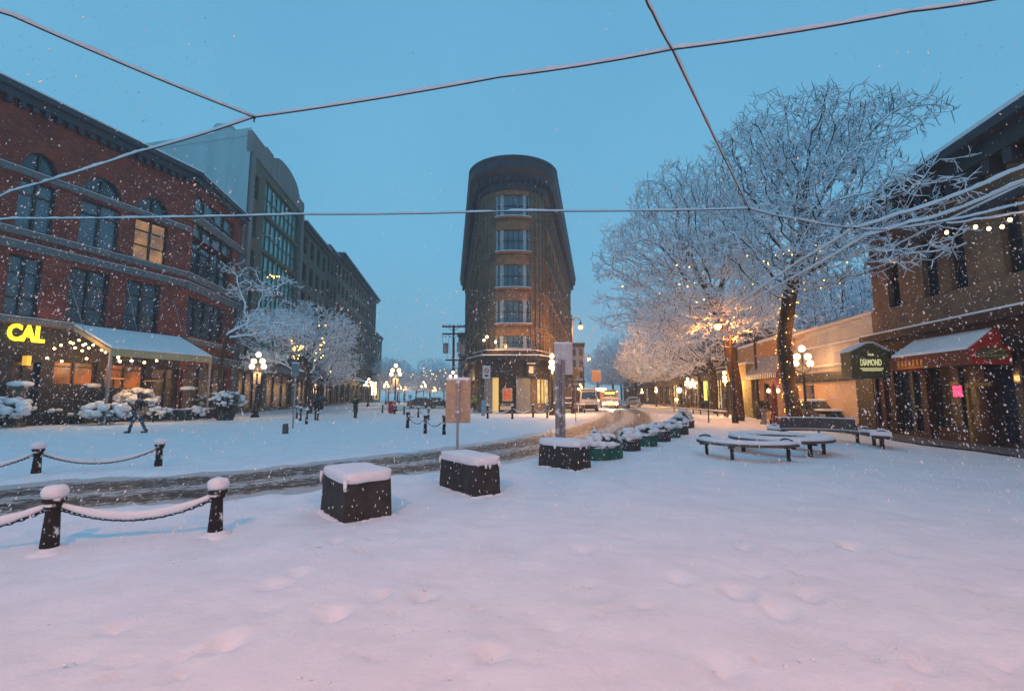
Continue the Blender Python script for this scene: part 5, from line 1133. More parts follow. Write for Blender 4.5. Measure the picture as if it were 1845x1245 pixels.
# ------------------------------------------------------------------ vehicles
TYRE = mat('tyre_rubber', (.02, .02, .02), .8, .2)
def vehicle(name, label, cat, p, rz, Lx, Wd, Ht, prof, m_, glassb, head=None, snowz=None, kindb=None, group=None):
    """profile in x (length, front at +x) and z, pushed across y"""
    t = T(name, label, cat, p, rz, group); mb = MB(); n = len(prof); v = []; 
    for s_ in (-1, 1):
        for x_, z_ in prof: k = Wd / 2 * (1 - .16 * max(0, (z_ - Ht * .55) / (Ht * .45)) * (1 if kindb != 'box' else .15)); v.append((x_, s_ * k, z_))
    fs = [tuple(range(n)), tuple(range(2 * n - 1, n - 1, -1))] + [(i, n + i, n + (i + 1) % n, (i + 1) % n) for i in range(n)]
    mb.add(v, fs); mb.build('body', m_, t, bevel=.06)
    for nm, quads in glassb: g_ = MB(); [g_.add(q_, [(0, 1, 2, 3)]) for q_ in quads]; g_.build(nm, GLASS, t)
    r_ = .33
    for x_ in (-Lx * .31, Lx * .31):
        for s_ in (-1, 1): 
            o_ = MB(); o_.lathe([(r_ * .6, -.11), (r_, -.09), (r_, .09), (r_ * .6, .11)], 16); w_ = o_.build('wheel', TYRE, t, (x_, s_ * (Wd / 2 - .1), r_ - .04)); w_.rotation_euler.x = PI / 2
            h_ = MB().lathe([(r_ * .55, -.02), (r_ * .5, .02), (.05, .03)], 12).build('rim', GALV, w_, (0, 0, -.11 * s_))
    if snowz: MB().sup((snowz[0], 0, snowz[2]), (snowz[1], Wd * .42, .08), .4, 24, 8, amp=.1).build('snow', SNOW, t, smooth=True)
    if head:
        for y_ in (-head[1], head[1]): o_ = MB().lathe([(.01, 0), (head[2], .01), (head[2], .04)], 12).build('headlight', head[3], t, (head[4], y_, head[0])); o_.rotation_euler.y = PI / 2
    return t
# white van (faces the camera)
Yv = 46; vp = G(1068, 742)
van = vehicle('white_van', 'white high roofed van parked facing the square beside the flatiron', 'van', (vp.x, vp.y + 2.6, 0), -PI / 2 - R(8), 5.2, 1.9, 2.35, [(-2.6, .35), (2.55, .35), (2.6, .8), (2.4, 1.05), (1.75, 1.3), (1.15, 2.15), (.8, 2.35), (-2.6, 2.35)], WHITEP,
  [('windscreen', [[(1.78, -.78, 1.33), (1.78, .78, 1.33), (1.2, .70, 2.08), (1.2, -.70, 2.08)]]), ('side_window', [[(1.5, -.96, 1.3), (.7, -.96, 1.3), (.7, -.9, 1.95), (1.15, -.9, 1.95)]])], snowz=(-.6, 2.0, 2.38))
MB().box(2.56, 2.66, -.85, .85, .3, .75).build('bumper', BLACK, van); MB().box(1.4, 1.55, -1.15, -.96, 1.25, 1.55).box(1.4, 1.55, .96, 1.15, 1.25, 1.55).build('mirror', BLACK, van); MB().box(2.42, 2.5, -.45, .45, .8, 1.0).build('grille', BLACK, van)
for s_ in (-1, 1): MB().box(2.38, 2.52, s_ * .75 - .14, s_ * .75 + .14, .82, 1.05).build('headlight', PAPER, van)
Yb = 60; bp_ = sp_at(1106.5, Yb)
bus = vehicle('small_bus', 'small bus with bright headlights and amber route display coming up the road', 'bus', (bp_.x, bp_.y + 3.5, 0), -PI / 2 - R(9), 7., 2.25, 2.35, [(-3.5, .35), (3.4, .35), (3.5, .9), (3.45, 1.4), (3.25, 2.2), (3.0, 2.35), (-3.5, 2.35)], mat('red_brown_bus', (.28, .10, .05), .5, .2),
  [('windscreen', [[(3.52, -.95, .95), (3.52, .95, .95), (3.36, .9, 1.85), (3.36, -.9, 1.85)]])], head=(.62, .82, .17, HEAD, 3.46), snowz=(-.2, 3.1, 2.38), kindb='box')
MB().box(3.3, 3.38, -.62, .62, 1.93, 2.16).build('route_display', AMBER, bus); light('headlight_beam', (4.6, 0, .7), 500, (1, .85, .6), bus, .3)
for k, y_ in enumerate((-1, -.8, .95)): MB().box(3.2, 3.3, y_ - .05, y_ + .05, 2.2, 2.28).build('marker_light', BULB, bus)
Yk = 72; tp = sp_at(1088.5, Yk)
trk = vehicle('box_truck', 'pale delivery truck with a row of roof lights behind the small bus', 'truck', (tp.x, tp.y + 3, 0), -PI / 2 - R(9), 6., 1.9, 3.0, [(-3, .4), (2.9, .4), (3, 1.2), (2.7, 1.9), (2.4, 2.9), (2.2, 3.0), (-3, 3.0)], WHITEP, [('windscreen', [[(2.96, -.8, 1.3), (2.96, .8, 1.3), (2.6, .75, 2.3), (2.6, -.75, 2.3)]])], head=(1.05, .55, .2, HEAD, 3.0), kindb='box')
MB().box(2.52, 2.6, -.75, .75, 2.6, 2.85).build('roof_lights', HEAD, trk)
def car(label, p, rz, m_, group='parked cars', s=1., snow=True):
    pr = [(-2.1, .3), (2.1, .3), (2.15, .6), (2.0, .8), (1.1, .92), (.45, 1.36), (-.9, 1.4), (-1.6, 1.0), (-2.1, .92), (-2.15, .6)]
    t = vehicle('parked_car', label, 'car', p, rz, 4.2, 1.75, 1.4, pr, m_, [('side_window', [[(.95, y_, .95), (-1.45, y_, 1.0), (-.9, y_ * .89, 1.33), (.4, y_ * .89, 1.3)] for y_ in (-.86, .86)]), ('windscreen', [[(1.14, -.7, .95), (1.14, .7, .95), (.52, .64, 1.33), (.52, -.64, 1.33)]])], group=group)
    MB().sup((-.25, 0, 1.42), (.75, .68, .09), .5, 20, 8).sup((1.6, 0, .93), (.45, .72, .07), .5, 20, 8).sup((-1.85, 0, 1.0), (.25, .7, .07), .5, 20, 8).build('snow', SNOW, t, smooth=True)
    for s_ in (-1, 1): MB().box(2.06, 2.16, s_ * .62 - .14, s_ * .62 + .14, .6, .74).build('headlight', PAPER, t)
    t.scale = (s,) * 3; return t
DC = mat('dark_car_paint', (.03, .035, .045), .3, .2); BC = mat('brown_car_paint', (.14, .08, .05), .35, .2)
car('brown snow topped parked car, left one in the far square', G(762, 735.5), R(12), BC); car('dark parked car right behind the brown one in the far square', G(787, 735), R(8), DC)
car('dark car parked behind the long bench under the hoarding', sp_at(1470, 25.6), -PI / 2 - R(12), DC, group='cars parked along the shops'); car('silver car parked far up the right side of the road', G(1148, 734) + Vector((0, 2, 0)), -PI / 2 - R(9), mat('silver_paint', (.3, .3, .32), .4, .1), group='cars parked along the shops')
car('dark parked car between the timber post and the white van', G(1027, 743) + Vector((0, 2, 0)), -PI / 2 - R(9), DC)
rb = T('newspaper_box', 'small red box with snow on top between far bollards', 'newspaper box', G(706, 744.5)); MB().box(-.28, .28, -.25, .25, .15, 1.0).box(-.2, .2, -.2, .2, 0, .15).extr([(-.28, 1.0), (.28, 1.0), (.2, 1.15), (-.2, 1.15)], -.25, .25).build('box_body', mat('red_box', (.4, .02, .02), .5, .2), rb); MB().sup((0, 0, 1.17), (.28, .24, .08), .6).build('snow', SNOW, rb, smooth=True)
# ------------------------------------------------------------------ people
def skin_mesh(name, verts, edges, radii, m_, parent, root=0, sub=1):
    me = bpy.data.meshes.new(name); me.from_pydata(verts, edges, []); o = bpy.data.objects.new(name, me); C.objects.link(o); o.parent = parent
    md = o.modifiers.new('skin', 'SKIN'); md.use_smooth_shade = True; md.branch_smoothing = .3; sl_ = me.skin_vertices[0].data
    for i, r_ in enumerate(radii): sl_[i].radius = r_ if isinstance(r_, tuple) else (r_, r_)
    sl_[root].use_root = True; s2 = o.modifiers.new('sub', 'SUBSURF'); s2.levels = sub; s2.render_levels = sub; me.materials.append(m_); return o
def person(label, p, rz, stride, coat, trouser, h=1.75, coatlen=.0, hood=True, arms=((.35, .1), (-.35, .1)), extra=None):
    t = T('person', label, 'person', p, rz, 'people walking in the snow'); s = h / 1.75; t.scale = (s,) * 3   # faces +x
    hip = .92; fx = stride
    def leg(s_, f_): return [(.0, s_ * .09, hip - .04), (f_ * .45 + .05, s_ * .1, hip * .52), (f_, s_ * .1, .09), (f_ + .13, s_ * .1, .04)]
    L1, L2 = leg(1, fx), leg(-1, -fx); L2[3] = (-fx + .12, -.1, .03)
    def arm(s_, a): k = a[0]; return [(.0, s_ * .19, 1.42), (k * .25 - .02, s_ * .25, 1.15), (k * .6, s_ * .24 , .93 + a[1]), (k * .6 + .05, s_ * .235, .84 + a[1])]
    A1_, A2_ = arm(1, arms[0]), arm(-1, arms[1])
    V_ = [(0, 0, hip), (0, 0, 1.15), (0.02, 0, 1.42), (.03, 0, 1.52), (.04, 0, 1.60), (.05, 0, 1.69)] + L1 + L2 + A1_ + A2_
    Ed = [(0, 1), (1, 2), (2, 3), (3, 4), (4, 5), (0, 6), (6, 7), (7, 8), (8, 9), (0, 10), (10, 11), (11, 12), (12, 13), (2, 14), (14, 15), (15, 16), (16, 17), (2, 18), (18, 19), (19, 20), (20, 21)]
    Rr = [(.13, .1), (.13, .09), (.12, .09), .05, (.075, .085), (.07, .08), .085, .055, .04, .04, .085, .055, .04, .04, .05, .04, .03, .03, .05, .04, .03, .03]
    body = skin_mesh('body', V_, Ed, Rr, SKIN, t, 0, 2)
    fg = MB()
    for Q in (A1_, A2_):
        e = Vector(Q[-1])
        for k in range(4): fg.tube([e + Vector((.03 - .02 * k, 0, -.02)), e + Vector((.035 - .02 * k, 0, -.06)), e + Vector((.025 - .02 * k, .0, -.095 + .008 * abs(k - 1)))], [.009, .009, .006], 5)
        fg.tube([e + Vector((.03, 0, .02)), e + Vector((.06, 0, -.02)), e + Vector((.062, 0, -.05))], [.011, .01, .007], 5)
    fg.tube([(.115, 0, 1.64), (.145, 0, 1.615), (.12, 0, 1.6)], [.012, .016, .01], 6)
    fg.build('hands_and_nose', SKIN, body)
    ey = MB(); ey.sup((.125, .03, 1.655), (.01, .012, .008), 1, 8, 5).sup((.125, -.03, 1.655), (.01, .012, .008), 1, 8, 5).box(.12, .13, -.025, .025, 1.565, 1.573); ey.build('eyes_and_mouth', BLACK, body)
    cV = [(0, 0, hip - .02), (0, 0, 1.15), (0.01, 0, 1.40), (0.02, 0, 1.48)] + A1_[:3] + A2_[:3]; cE = [(0, 1), (1, 2), (2, 3), (2, 4), (4, 5), (5, 6), (2, 7), (7, 8), (8, 9)]
    cR = [(.19, .15), (.17, .14), (.16, .12), (.08, .08), .085, .07, .055, .085, .07, .055]
    if coatlen: cV.append((0, 0, hip - coatlen)); cE.append((0, 10)); cR.append((.26, .22))
    skin_mesh('coat', cV, cE, cR, coat, t, 0, 1)
    tV = [(0, 0, hip)] + L1[:3] + L2[:3]; skin_mesh('trousers', tV, [(0, 1), (1, 2), (2, 3), (0, 4), (4, 5), (5, 6)], [(.15, .12), .105, .075, .06, .105, .075, .06], trouser, t, 0, 1)
    bt = MB()
    for Q in (L1, L2): bt.tube([(Q[2][0] - .04, Q[2][1], .16), (Q[2][0] - .03, Q[2][1], .05), (Q[2][0] + .16, Q[2][1], .035), (Q[2][0] + .21, Q[2][1], .03)], [.055, .06, .05, .03], 8)
    bt.build('boots', BLACK, t)
    if hood: MB().sup((-.005, 0, 1.67), (.12, .115, .14), .9, 14, 9).build('hood', coat, t, smooth=True)
    else: MB().sup((.0, 0, 1.73), (.11, .1, .075), 1, 14, 8).build('hair', BLACK, t, smooth=True)
    return t
DNAVY = mat('navy_coat', (.015, .022, .04), .8, .3, 6); JEAN = mat('blue_jeans', (.05, .09, .14), .85, .2, 8); MAROON = mat('maroon_jacket', (.13, .03, .03), .8, .3, 6); GREENC = mat('dark_green_coat', (.03, .05, .03), .8, .3, 6)
w1 = person('person striding left in maroon jacket and jeans with an orange bag', G(247, 780), PI, .30, MAROON, JEAN, 1.78, arms=((-.3, .15), (.4, .15)), hood=True)
MB().obox((-.38, .25, .95), (.5, .08, .22), 0, 0, 0, .7).tube([(-.2, .2, 1.1), (.0, .15, 1.45), (.12, .0, 1.2)], .015, 5).build('shoulder_bag', mat('orange_bag', (.4, .16, .07), .7, .2), w1); MB().sup((-.2, 0, 1.2), (.12, .16, .26), .6, 14, 8).build('backpack', BLACK, w1)
w2 = person('person in navy coat with a dark bag standing by the small bollards', G(570, 757), PI * .5, .05, DNAVY, BLACK, 1.72, coatlen=.15); MB().sup((-.02, -.33, .95), (.16, .12, .22), .6, 14, 8).tube([(0, -.2, 1.4), (0, -.3, 1.1)], .015, 4).build('bag', BLACK, w2)
um = T('umbrella', 'black umbrella held low by the person in the navy coat', 'umbrella', w2.location + Vector((.35, -.1, 0))); MB().lathe([(.5, 1.3), (.46, 1.42), (.3, 1.56), (.05, 1.63)], 12).build('canopy', BLACK, um); MB().tube([(0, 0, .95), (0, 0, 1.7)], .012, 5).build('shaft', GALV, um)
person('person in long dark green hooded coat walking away across the square', G(640, 753), PI * .45, .08, GREENC, BLACK, 1.72, coatlen=.55)
person('distant person in yellow green vest near the flatiron left wall', G(854, 742), PI * .5, .1, mat('yellow_green_vest', (.4, .45, .03), .7, .2), BLACK, 1.7)
# ------------------------------------------------------------------ patio of the restaurant
def pillar(label, px, basepy, toppy, capw):
    p = G(px, basepy); t = T('patio_pillar', label, 'pillar', p, R(10), 'stone pillars of the patio'); zt_ = D(px, toppy, p.y).z
    MB().box(-.17, .17, -.17, .17, 0, zt_ - .32).build('shaft', WSTONE, t, bevel=.02); MB().box(-.36, .36, -.36, .36, zt_ - .317, zt_ - .2).box(-.28, .28, -.28, .28, zt_ - .4, zt_ - .318).box(-.28, .28, -.28, .28, 0.01, .25).build('capital', WSTONE, t, bevel=.02); MB().sup((0, 0, zt_ - .12), (capw, capw, .17), .8, 20, 8, amp=.1).build('snow_cap', SNOW, t, smooth=True)
pillar('grey stone pillar with flat snow cap left of the canopy pole', 158, 762, 692, .46); pillar('grey stone pillar with snow cap under the right end of the canopy', 334, 757, 697, .42); pillar('stone pillar with snow cap cut by the left edge', 28, 770, 688, .5)
def shrub(label, px, py, r_, hc, nl, ns_, seed, lm=LEAF, clump=.18, name='snowy_shrub', group='snow covered shrubs of the patio', pot=None):
    p = G(px, py); t = T(name, label, 'shrub', p, 0, group); shrub_parts(t, (0, 0, hc), r_, nl, ns_, seed, lm, ls=.09, clump=clump)
    if pot: MB().lathe([(pot * .75, 0), (pot, .5), (pot * 1.06, .52), (pot * 1.06, .6)], 14).build('pot', DKP, t)
    return t
shrub('snow laden shrub cut by the left edge', 15, 771, (1.0, .8, .7), .85, 500, 38, 61, clump=.26); shrub('olive hedge bush with little snow near the left edge', 90, 765, (1.1, .7, .5), .5, 1500, 9, 62, LEAFO, .22); shrub('dark bush beneath the first stone pillar', 135, 764, (.8, .6, .42), .42, 900, 5, 63, clump=.14)
shrub('broad low shrub buried in thick snow right of the first pillar', 190, 765, (1.15, .8, .65), .65, 900, 60, 64, clump=.27); shrub('taller snow crowned shrub behind the walking person', 243, 760, (1.2, .9, .85), 1.25, 1100, 75, 65, clump=.25); shrub('small snowy bush right of the walking person', 285, 760, (.75, .6, .45), .55, 400, 20, 66, clump=.2)
shrub('low snow covered bush before the second pillar', 350, 757, (.9, .6, .4), .5, 500, 20, 67, clump=.2)
shrub('round potted snowy shrub at the right end of the patio', 408, 757, (1.05, .9, .75), 1.25, 1200, 75, 68, clump=.17, pot=.55); shrub('brownish snowy shrub behind the right canopy pole', 378, 751, (1.0, .8, .7), 1.2, 900, 40, 69, LEAFO, .15)
for lb, a, b_ in (('low dark patio fence with snowy top, left half', (60, 762), (215, 760)), ('low dark patio fence with lit slats, right half', (280, 761), (395, 756))):
    p, q_ = G(*a), G(*b_); d = q_ - p; t = T('patio_fence', lb, 'fence', p, math.atan2(d.y, d.x)); n = int(d.length / 1.2); mb = MB()
    for k in range(n + 1): mb.box(d.length * k / n - .04, d.length * k / n + .04, .3, .38, 0, .75)
    mb.box(0, d.length, .31, .37, .68, .74); mb.box(0, d.length, .31, .37, .08, .13); mb.build('rails', BLACK, t); MB().box(0, d.length, .325, .355, .135, .675).build('panel', DKFR, t); MB().box(0, d.length, .29, .39, .752, .81).build('snow', SNOW, t, bevel=.02)
# restaurant canopy
def Ap(px, py, out):                      # point on a plane parallel to the facade, moved out
    pl = Plane(*(VA.at(0, out)[:2]), VA.d.x, VA.d.y); return pl
cn = T('patio_canopy', 'white canvas patio canopy under snow with metal poles and lights', 'canopy', VA.at(0), VA.rz)
o2 = 3.2; P2_ = Ap(0, 0, o2)
cA, zA1 = P2_.tz(200, 630); cB, zB1 = P2_.tz(382, 642); zlow = (zA1 + zB1) / 2; P1_ = Ap(0, 0, .25); uA, zt1 = P1_.tz(152, 596); uB, zt2 = P1_.tz(340, 606); zhigh = (zt1 + zt2) / 2
x0_, x1_ = (cA + uA) / 2 * 0 + cA, cB
cm_ = MB(); hi = max(zhigh, zlow + .6); MB().box(uA, uB, -.3, -.2, hi + .12, hi + .2).build('ridge_rail', BLACK, cn)
cm_.add([(x0_, -o2, zlow), (x1_, -o2, zlow), (x1_ - .3, -.25, hi), (x0_ - .3, -.25, hi)], [(0, 1, 2, 3)]); cm_.build('canvas', WHITEP, cn)
sn = MB(); sn.add([(x0_, -o2 - .03, zlow + .02), (x1_, -o2 - .03, zlow + .02), (x1_ - .3, -.2, hi + .02), (x0_ - .3, -.2, hi + .02), (x0_ + .05, -o2 - .01, zlow + .13), (x1_ - .05, -o2 - .01, zlow + .13), (x1_ - .3, -.25, hi + .12), (x0_ - .25, -.25, hi + .12)], [(4, 5, 6, 7), (0, 1, 5, 4), (1, 2, 6, 5), (3, 0, 4, 7)]); sn.build('snow', SNOW, cn)
ye = mat('cream_canvas', (.5, .36, .18), .8, .15); MB().box(x0_, x1_, -o2 - .02, -o2, zlow - .42, zlow).build('valance', ye, cn); MB().add([(x0_, -o2, zlow - .05), (x0_ - .3, -.25, hi - .05), (x0_ - .3, -.25, hi - .3), (x0_, -o2, zlow - .3)], [(0, 1, 2, 3)]).build('side_beam', ye, cn); MB().add([(x1_, -o2, zlow - .05), (x1_ - .3, -.25, hi - .05), (x1_ - .3, -.25, hi - .3), (x1_, -o2, zlow - .3)], [(3, 2, 1, 0)]).build('side_beam', ye, cn)
for x_ in (x0_ + .05, x1_ - .05): MB().box(x_ - .06, x_ + .06, -o2 + .01, -o2 + .13, 0, zlow - .02).build('pole', GALV, cn)
stays = MB()
for px, py, px2 in ((122, 497, 152), (228, 510, 247), (312, 540, 328)):
    ta, za = VA.tz(px, py); tb_, zb2 = Ap(0, 0, 1.2).tz(px2, 598); stays.tube([(ta, -.05, za), (tb_, -1.2, zb2)], .022, 5)
stays.build('stay_rod', GALV, cn)
def bulbs(label, P, m_=BULB, r_=.06, e=0):
    t = T('patio_string_lights', label, 'string lights', P[0]); o = Vector(P[0]); MB().tube([Vector(p) - o + Vector((0, 0, .08)) for p in P], .008, 4).build('cable', BLACK, t); b0_ = None
    for p in P:
        if b0_ is None: b0_ = MB().sup((0, 0, 0), (r_, r_, r_), 1, 10, 7).build('bulb', m_, t, Vector(p) - o, smooth=True)
        else: c = b0_.copy(); C.objects.link(c); c.location = Vector(p) - o
    if e: light('string_glow', Vector(P[len(P) // 2]) - o + Vector((.3, -.3, -.2)), e, (1, .5, .16), t, .5)
    return t
def onp(px, py, out): t_, z_ = Ap(0, 0, out).tz(px, py); return VA.at(t_, out, z_)
bulbs('cluster of warm bulbs left of the canopy, upper string', [onp(a, b_, 1.9) for a, b_ in ((98, 628), (110, 622), (127, 617), (132, 619), (142, 613), (150, 622), (154, 620), (168, 622))], e=50)
bulbs('cluster of warm bulbs left of the canopy, lower string', [onp(a, b_, 1.5) for a, b_ in ((85, 645), (111, 651), (135, 627), (148, 632), (156, 646), (160, 627), (183, 631), (190, 635))], e=40)
bulbs('warm bulbs hanging under the canopy valance', [onp(a, b_, 2.3) for a, b_ in ((213, 644), (216, 651), (237, 650), (260, 653), (282, 650))], r_=.075, e=220)
bulbs('small bulbs along the canopy front edge', [onp(a, b_, 2.9) for a, b_ in ((228, 635), (249, 636), (268, 639), (290, 639), (297, 640))], r_=.05)
tbm = mat('lit_table', (.5, .32, .1), .6, .1)
for i, (px, py) in enumerate(((205, 683), (276, 687))): p = onp(px, py, 1.3); t = T('patio_table', ['lit round table left under the canopy', 'lit round table right under the canopy'][i], 'table', (p.x, p.y, 0)); MB().lathe([(.5, p.z), (.5, p.z + .05)], 16).build('table_top', tbm, t); MB().tube([(0, 0, 0), (0, 0, p.z)], .04, 6).build('leg', BLACK, t)
tl_ = T('wall_lantern', 'amber lantern glowing on the wall below the yellow letters', 'lantern', VA.at(*(lambda a: (a[0], .2))(A(44, 650)))); zz_ = A(44, 650)[1]; MB().box(-.13, .13, -.12, .12, zz_ - .27, zz_ + .27).build('lantern_glass', glow('amber_glass', (1, .42, .04), .8), tl_); MB().box(-.16, .16, -.15, .15, zz_ + .272, zz_ + .33).box(-.16, .16, -.15, .15, zz_ - .33, zz_ - .272).build('lantern_frame', BLACK, tl_)
# arched stone doorway right of the canopy, left shops glow
ln_ = T('lit_shop_canopy', 'white entrance canopy over lit shopfront under the left row', 'canopy', VL.at(tq(640)), VL.rz); zq = hq(640, 690); MB().add([(-3.2, -2.6, zq), (3.2, -2.6, zq - .0), (3.2, -.05, zq + 1.2), (-3.2, -.05, zq + 1.2)], [(0, 1, 2, 3)]).build('canopy_cover', SNOW, ln_); MB().tube([(3.1, -2.5, 0), (3.1, -2.5, zq)], .05, 5).tube([(-3.1, -2.5, 0), (-3.1, -2.5, zq)], .05, 5).build('pole', GALV, ln_); bl_ = MB()
for k in range(6): bl_.sup((-2.6 + k, -2.2, zq - .5), (.13,) * 3, 1, 8, 6)
bl_.build('bulbs', BULB, ln_, smooth=True); light('canopy_glow', (0, -1.6, zq - .7), 120, (1, .62, .25), ln_)
for i, (px, lb) in enumerate(((671, 'left bright vertical light strip at the far left shops'), (676.5, 'right bright vertical light strip at the far left shops'))):
    t = T('light_strip', lb, 'light', D(px, 700, 98)); MB().box(-.16, .16, -.1, .1, -1.4, 1.4).build('tube_light', GLOBE, t); MB().box(-.22, .22, -.05, .15, 1.402, 1.6).build('housing', BLACK, t)
# right side small glows
for px, py, Y_, m_, lb, sz in ((1224, 703, 52, WHTL, 'round white lit shop sign in the right row', .3), (1219, 720, 60, BULB, 'tiny warm window light low in the right row', .2)):
    t = T('lit_sign', lb, 'sign', D(px, py, Y_)); MB().sup((0, 0, 0), (sz, .1, sz), 1, 14, 8).build('sign_face', m_, t, smooth=True); MB().tube([(0, 0, sz * .9), (0, 1.2, sz * .9)], .03, 4).build('bracket', BLACK, t)
st = T('star_light', 'glowing white star decoration beside a globe lamp on the right pavement', 'star light', D(1248, 692, 50)); P = []
for k in range(10): a = PI / 2 + k * PI / 5; r_ = .6 if k % 2 == 0 else .25; P.append((r_ * math.cos(a), r_ * math.sin(a)))
MB().extr(P, -.08, .08).build('star_body', glow('star_glow', (1, .85, .5), 4), st); MB().tube([(0, 0, .8), (0, 0, 1.8)], .02, 4).build('cable', BLACK, st)
t = T('light_strip', 'narrow yellow lit strip in the right shop row', 'light', D(1272, 704, 47)); MB().box(-.2, .2, 0, .08, -1., 1.).build('tube_light', glow('yellow_strip', (.8, .9, .2), .9), t); MB().box(-.25, .25, -.01, .1, 1.003, 1.08).build('housing', BLACK, t)
pt = T('lantern_post', 'red brown post with two small lit lanterns before the ochre shop', 'post', sp_at(1393, 27)); MB().box(-.14, .14, -.14, .14, 0, 2.0).box(-.2, .2, -.2, .2, 0, .3).extr([(-.14, 2.0), (.14, 2.0), (0, 2.5)], -.1, .1).build('post', mat('red_brown_wood', (.15, .035, .02), .7, .3), pt)
for s_ in (-1, 1): MB().sup((s_ * .28, -.05, 1.98), (.09, .09, .12), 1, 10, 6).build('lantern', BULB, pt, smooth=True)
ur = T('stone_urn', 'grey pedestal with a dark snowy shrub before the ochre shop', 'planter', sp_at(1374, 27)); MB().lathe([(.22, 0), (.22, .1), (.13, .2), (.13, .7), (.24, .85), (.26, .95)], 12).build('urn_body', GRYST, ur); shrub_parts(ur, (0, 0, 1.15), (.38, .38, .28), 350, 6, 5, ls=.07, clump=.08)
fs_ = T('low_fence', 'low rail fence with snow along the right pavement', 'fence', G(1215, 742)); mb = MB(); sn = MB(); d = G(1310, 752) - G(1215, 742)
for k in range(8): p = d * k / 7; mb.box(p.x - .05, p.x + .05, p.y - .05, p.y + .05, 0, .45)
mb.tube([(0, 0, .4), tuple(d + Vector((0, 0, .4)))], .035, 5); mb.build('rails', WOODG, fs_); sn.tube([(0, 0, .47), tuple(d + Vector((0, 0, .47)))], .05, 6).build('snow', SNOW, fs_)
tk = T('thin_post', 'thin bare sapling post standing in the snow before the right row', 'post', G(1277, 762)); MB().tube([(0, 0, 0), (.03, 0, 1.3), (-.02, 0, 2.3)], [.04, .03, .015], 6).tube([(0, 0, 1.2), (.25, 0, 1.9)], .012, 4).build('stem', BARKT, tk)
# swept paving strip in front of the tan building
sw = MB(); P = []
for k in range(13): t_ = c0 - 3 + k * 1.6; a = VR.at(t_, .02, .025); b_ = VR.at(t_, 1.7 + .25 * math.sin(k * 1.7), .02); P.append((a, b_))
for k in range(12): sw.add([P[k][0] + Vector((0, 0, .03)), P[k][1] + Vector((0, 0, .03)), P[k + 1][1] + Vector((0, 0, .03)), P[k + 1][0] + Vector((0, 0, .03))], [(0, 1, 2, 3)])
pv = sw.build('pavement', snowmat('trodden_snow', 1.22, (.17, .16, .16), 2.5)); tag(pv, kind='structure')
# ------------------------------------------------------------------ overhead cables
def cable(label, pts, z=6.5, r_=.011, snow=.035, sag=0.03, cat='cable', zs=None):
    P = [G(px, py, zs[i] if zs else z) for i, (px, py) in enumerate(pts)]; o = P[0]; t = T('overhead_cable', label, 'cable', o, 0, 'snow covered overhead cables'); Q = []
    for a, b_ in zip(P[:-1], P[1:]):
        n = max(4, int((b_ - a).length / .12))
        for k in range(n): u = k / n; Q.append(a.lerp(b_, u) - o - Vector((0, 0, sag * 4 * u * (1 - u))))
    Q.append(P[-1] - o); MB().tube(Q, r_, 6).build('wire', BLACK, t)
    sr = []; seed = pts[0][0] * .13
    for i, q_ in enumerate(Q): w_ = q_ + o; sr.append(snow * max(.3, .86 + .4 * noise.noise(Vector((i * .33, seed, 0))) + .35 * noise.noise(Vector((i * 1.3, seed, 4))) - .5 * max(0, noise.noise(Vector((i * .21, seed, 9))) - .3) * 3))
    MB().tube([q_ + Vector((0, 0, r_ + s_ * .75)) for q_, s_ in zip(Q, sr)], sr, 8, sy=1.0).build('snow', SNOW, t, smooth=True)
    kn = MB()
    for q_ in [P[-1] - o]: kn.sup(q_, (.03, .03, .035), 1, 8, 6).tube([q_, q_ - Vector((0, 0, .09))], .012, 5)
    kn.build('clamp', BLACK, t)
    return t, P
cable('pink lit cable falling from the top left corner to the high junction', [(-60, -8), (22, 30), (458, 212)], snow=.034)
cable('long cable rising from the left edge through the junction to the top right', [(-60, 377), (22, 345), (250, 275), (458, 212), (900, 140), (1212, 90), (1640, 22), (1900, -22)], snow=.034)
cable('level cable crossing the whole width in front of the flatiron', [(-60, 396), (22, 395), (550, 387), (922, 381), (1350, 377)], snow=.032)
cable('steep cable dropping from the top to the right junction', [(1160, -10), (1175, 22), (1212, 92), (1350, 377)], snow=.03)
cable('cable from the right junction down to the doubled cables', [(1350, 377), (1440, 397), (1540, 412)], snow=.04)
cable('upper of the doubled cables running in from the right edge', [(1900, 275), (1822, 312), (1700, 362), (1620, 387), (1540, 412), (1440, 472), (1322, 552)], snow=.06)
cable('lower of the doubled cables running in from the right edge', [(1900, 300), (1822, 338), (1700, 388), (1640, 402), (1560, 426), (1450, 490), (1345, 545)], snow=.06)
cable('third cable from the right edge to the doubled cables', [(1900, 350), (1822, 373), (1700, 400), (1590, 415), (1540, 411)], snow=.045)
fc, FPs = cable('fourth cable with hanging bulbs near the tan building', [(1900, 370), (1822, 387), (1757, 397), (1705, 404)], snow=.04)
t = T('festoon_bulbs', 'five warm bulbs hanging from the cable near the tan building', 'string lights', FPs[1])
for px, py in ((1705, 413), (1757, 403), (1781, 406), (1805, 403), (1819, 390), (1850, 388)):
    p = G(px, py, 6.5) - FPs[1]; MB().sup((0, 0, -.1), (.045, .045, .055), 1, 10, 7).build('bulb', BULB, t, p, smooth=True)
MB().tube([tuple(G(px, py, 6.5) - FPs[1]) for px, py in ((1850, 388), (1819, 390), (1805, 401), (1781, 404), (1757, 401), (1705, 411))], .008, 4).build('cable', BLACK, t); light('festoon_glow', (.3, -.2, -.3), 25, (1, .5, .16), t)
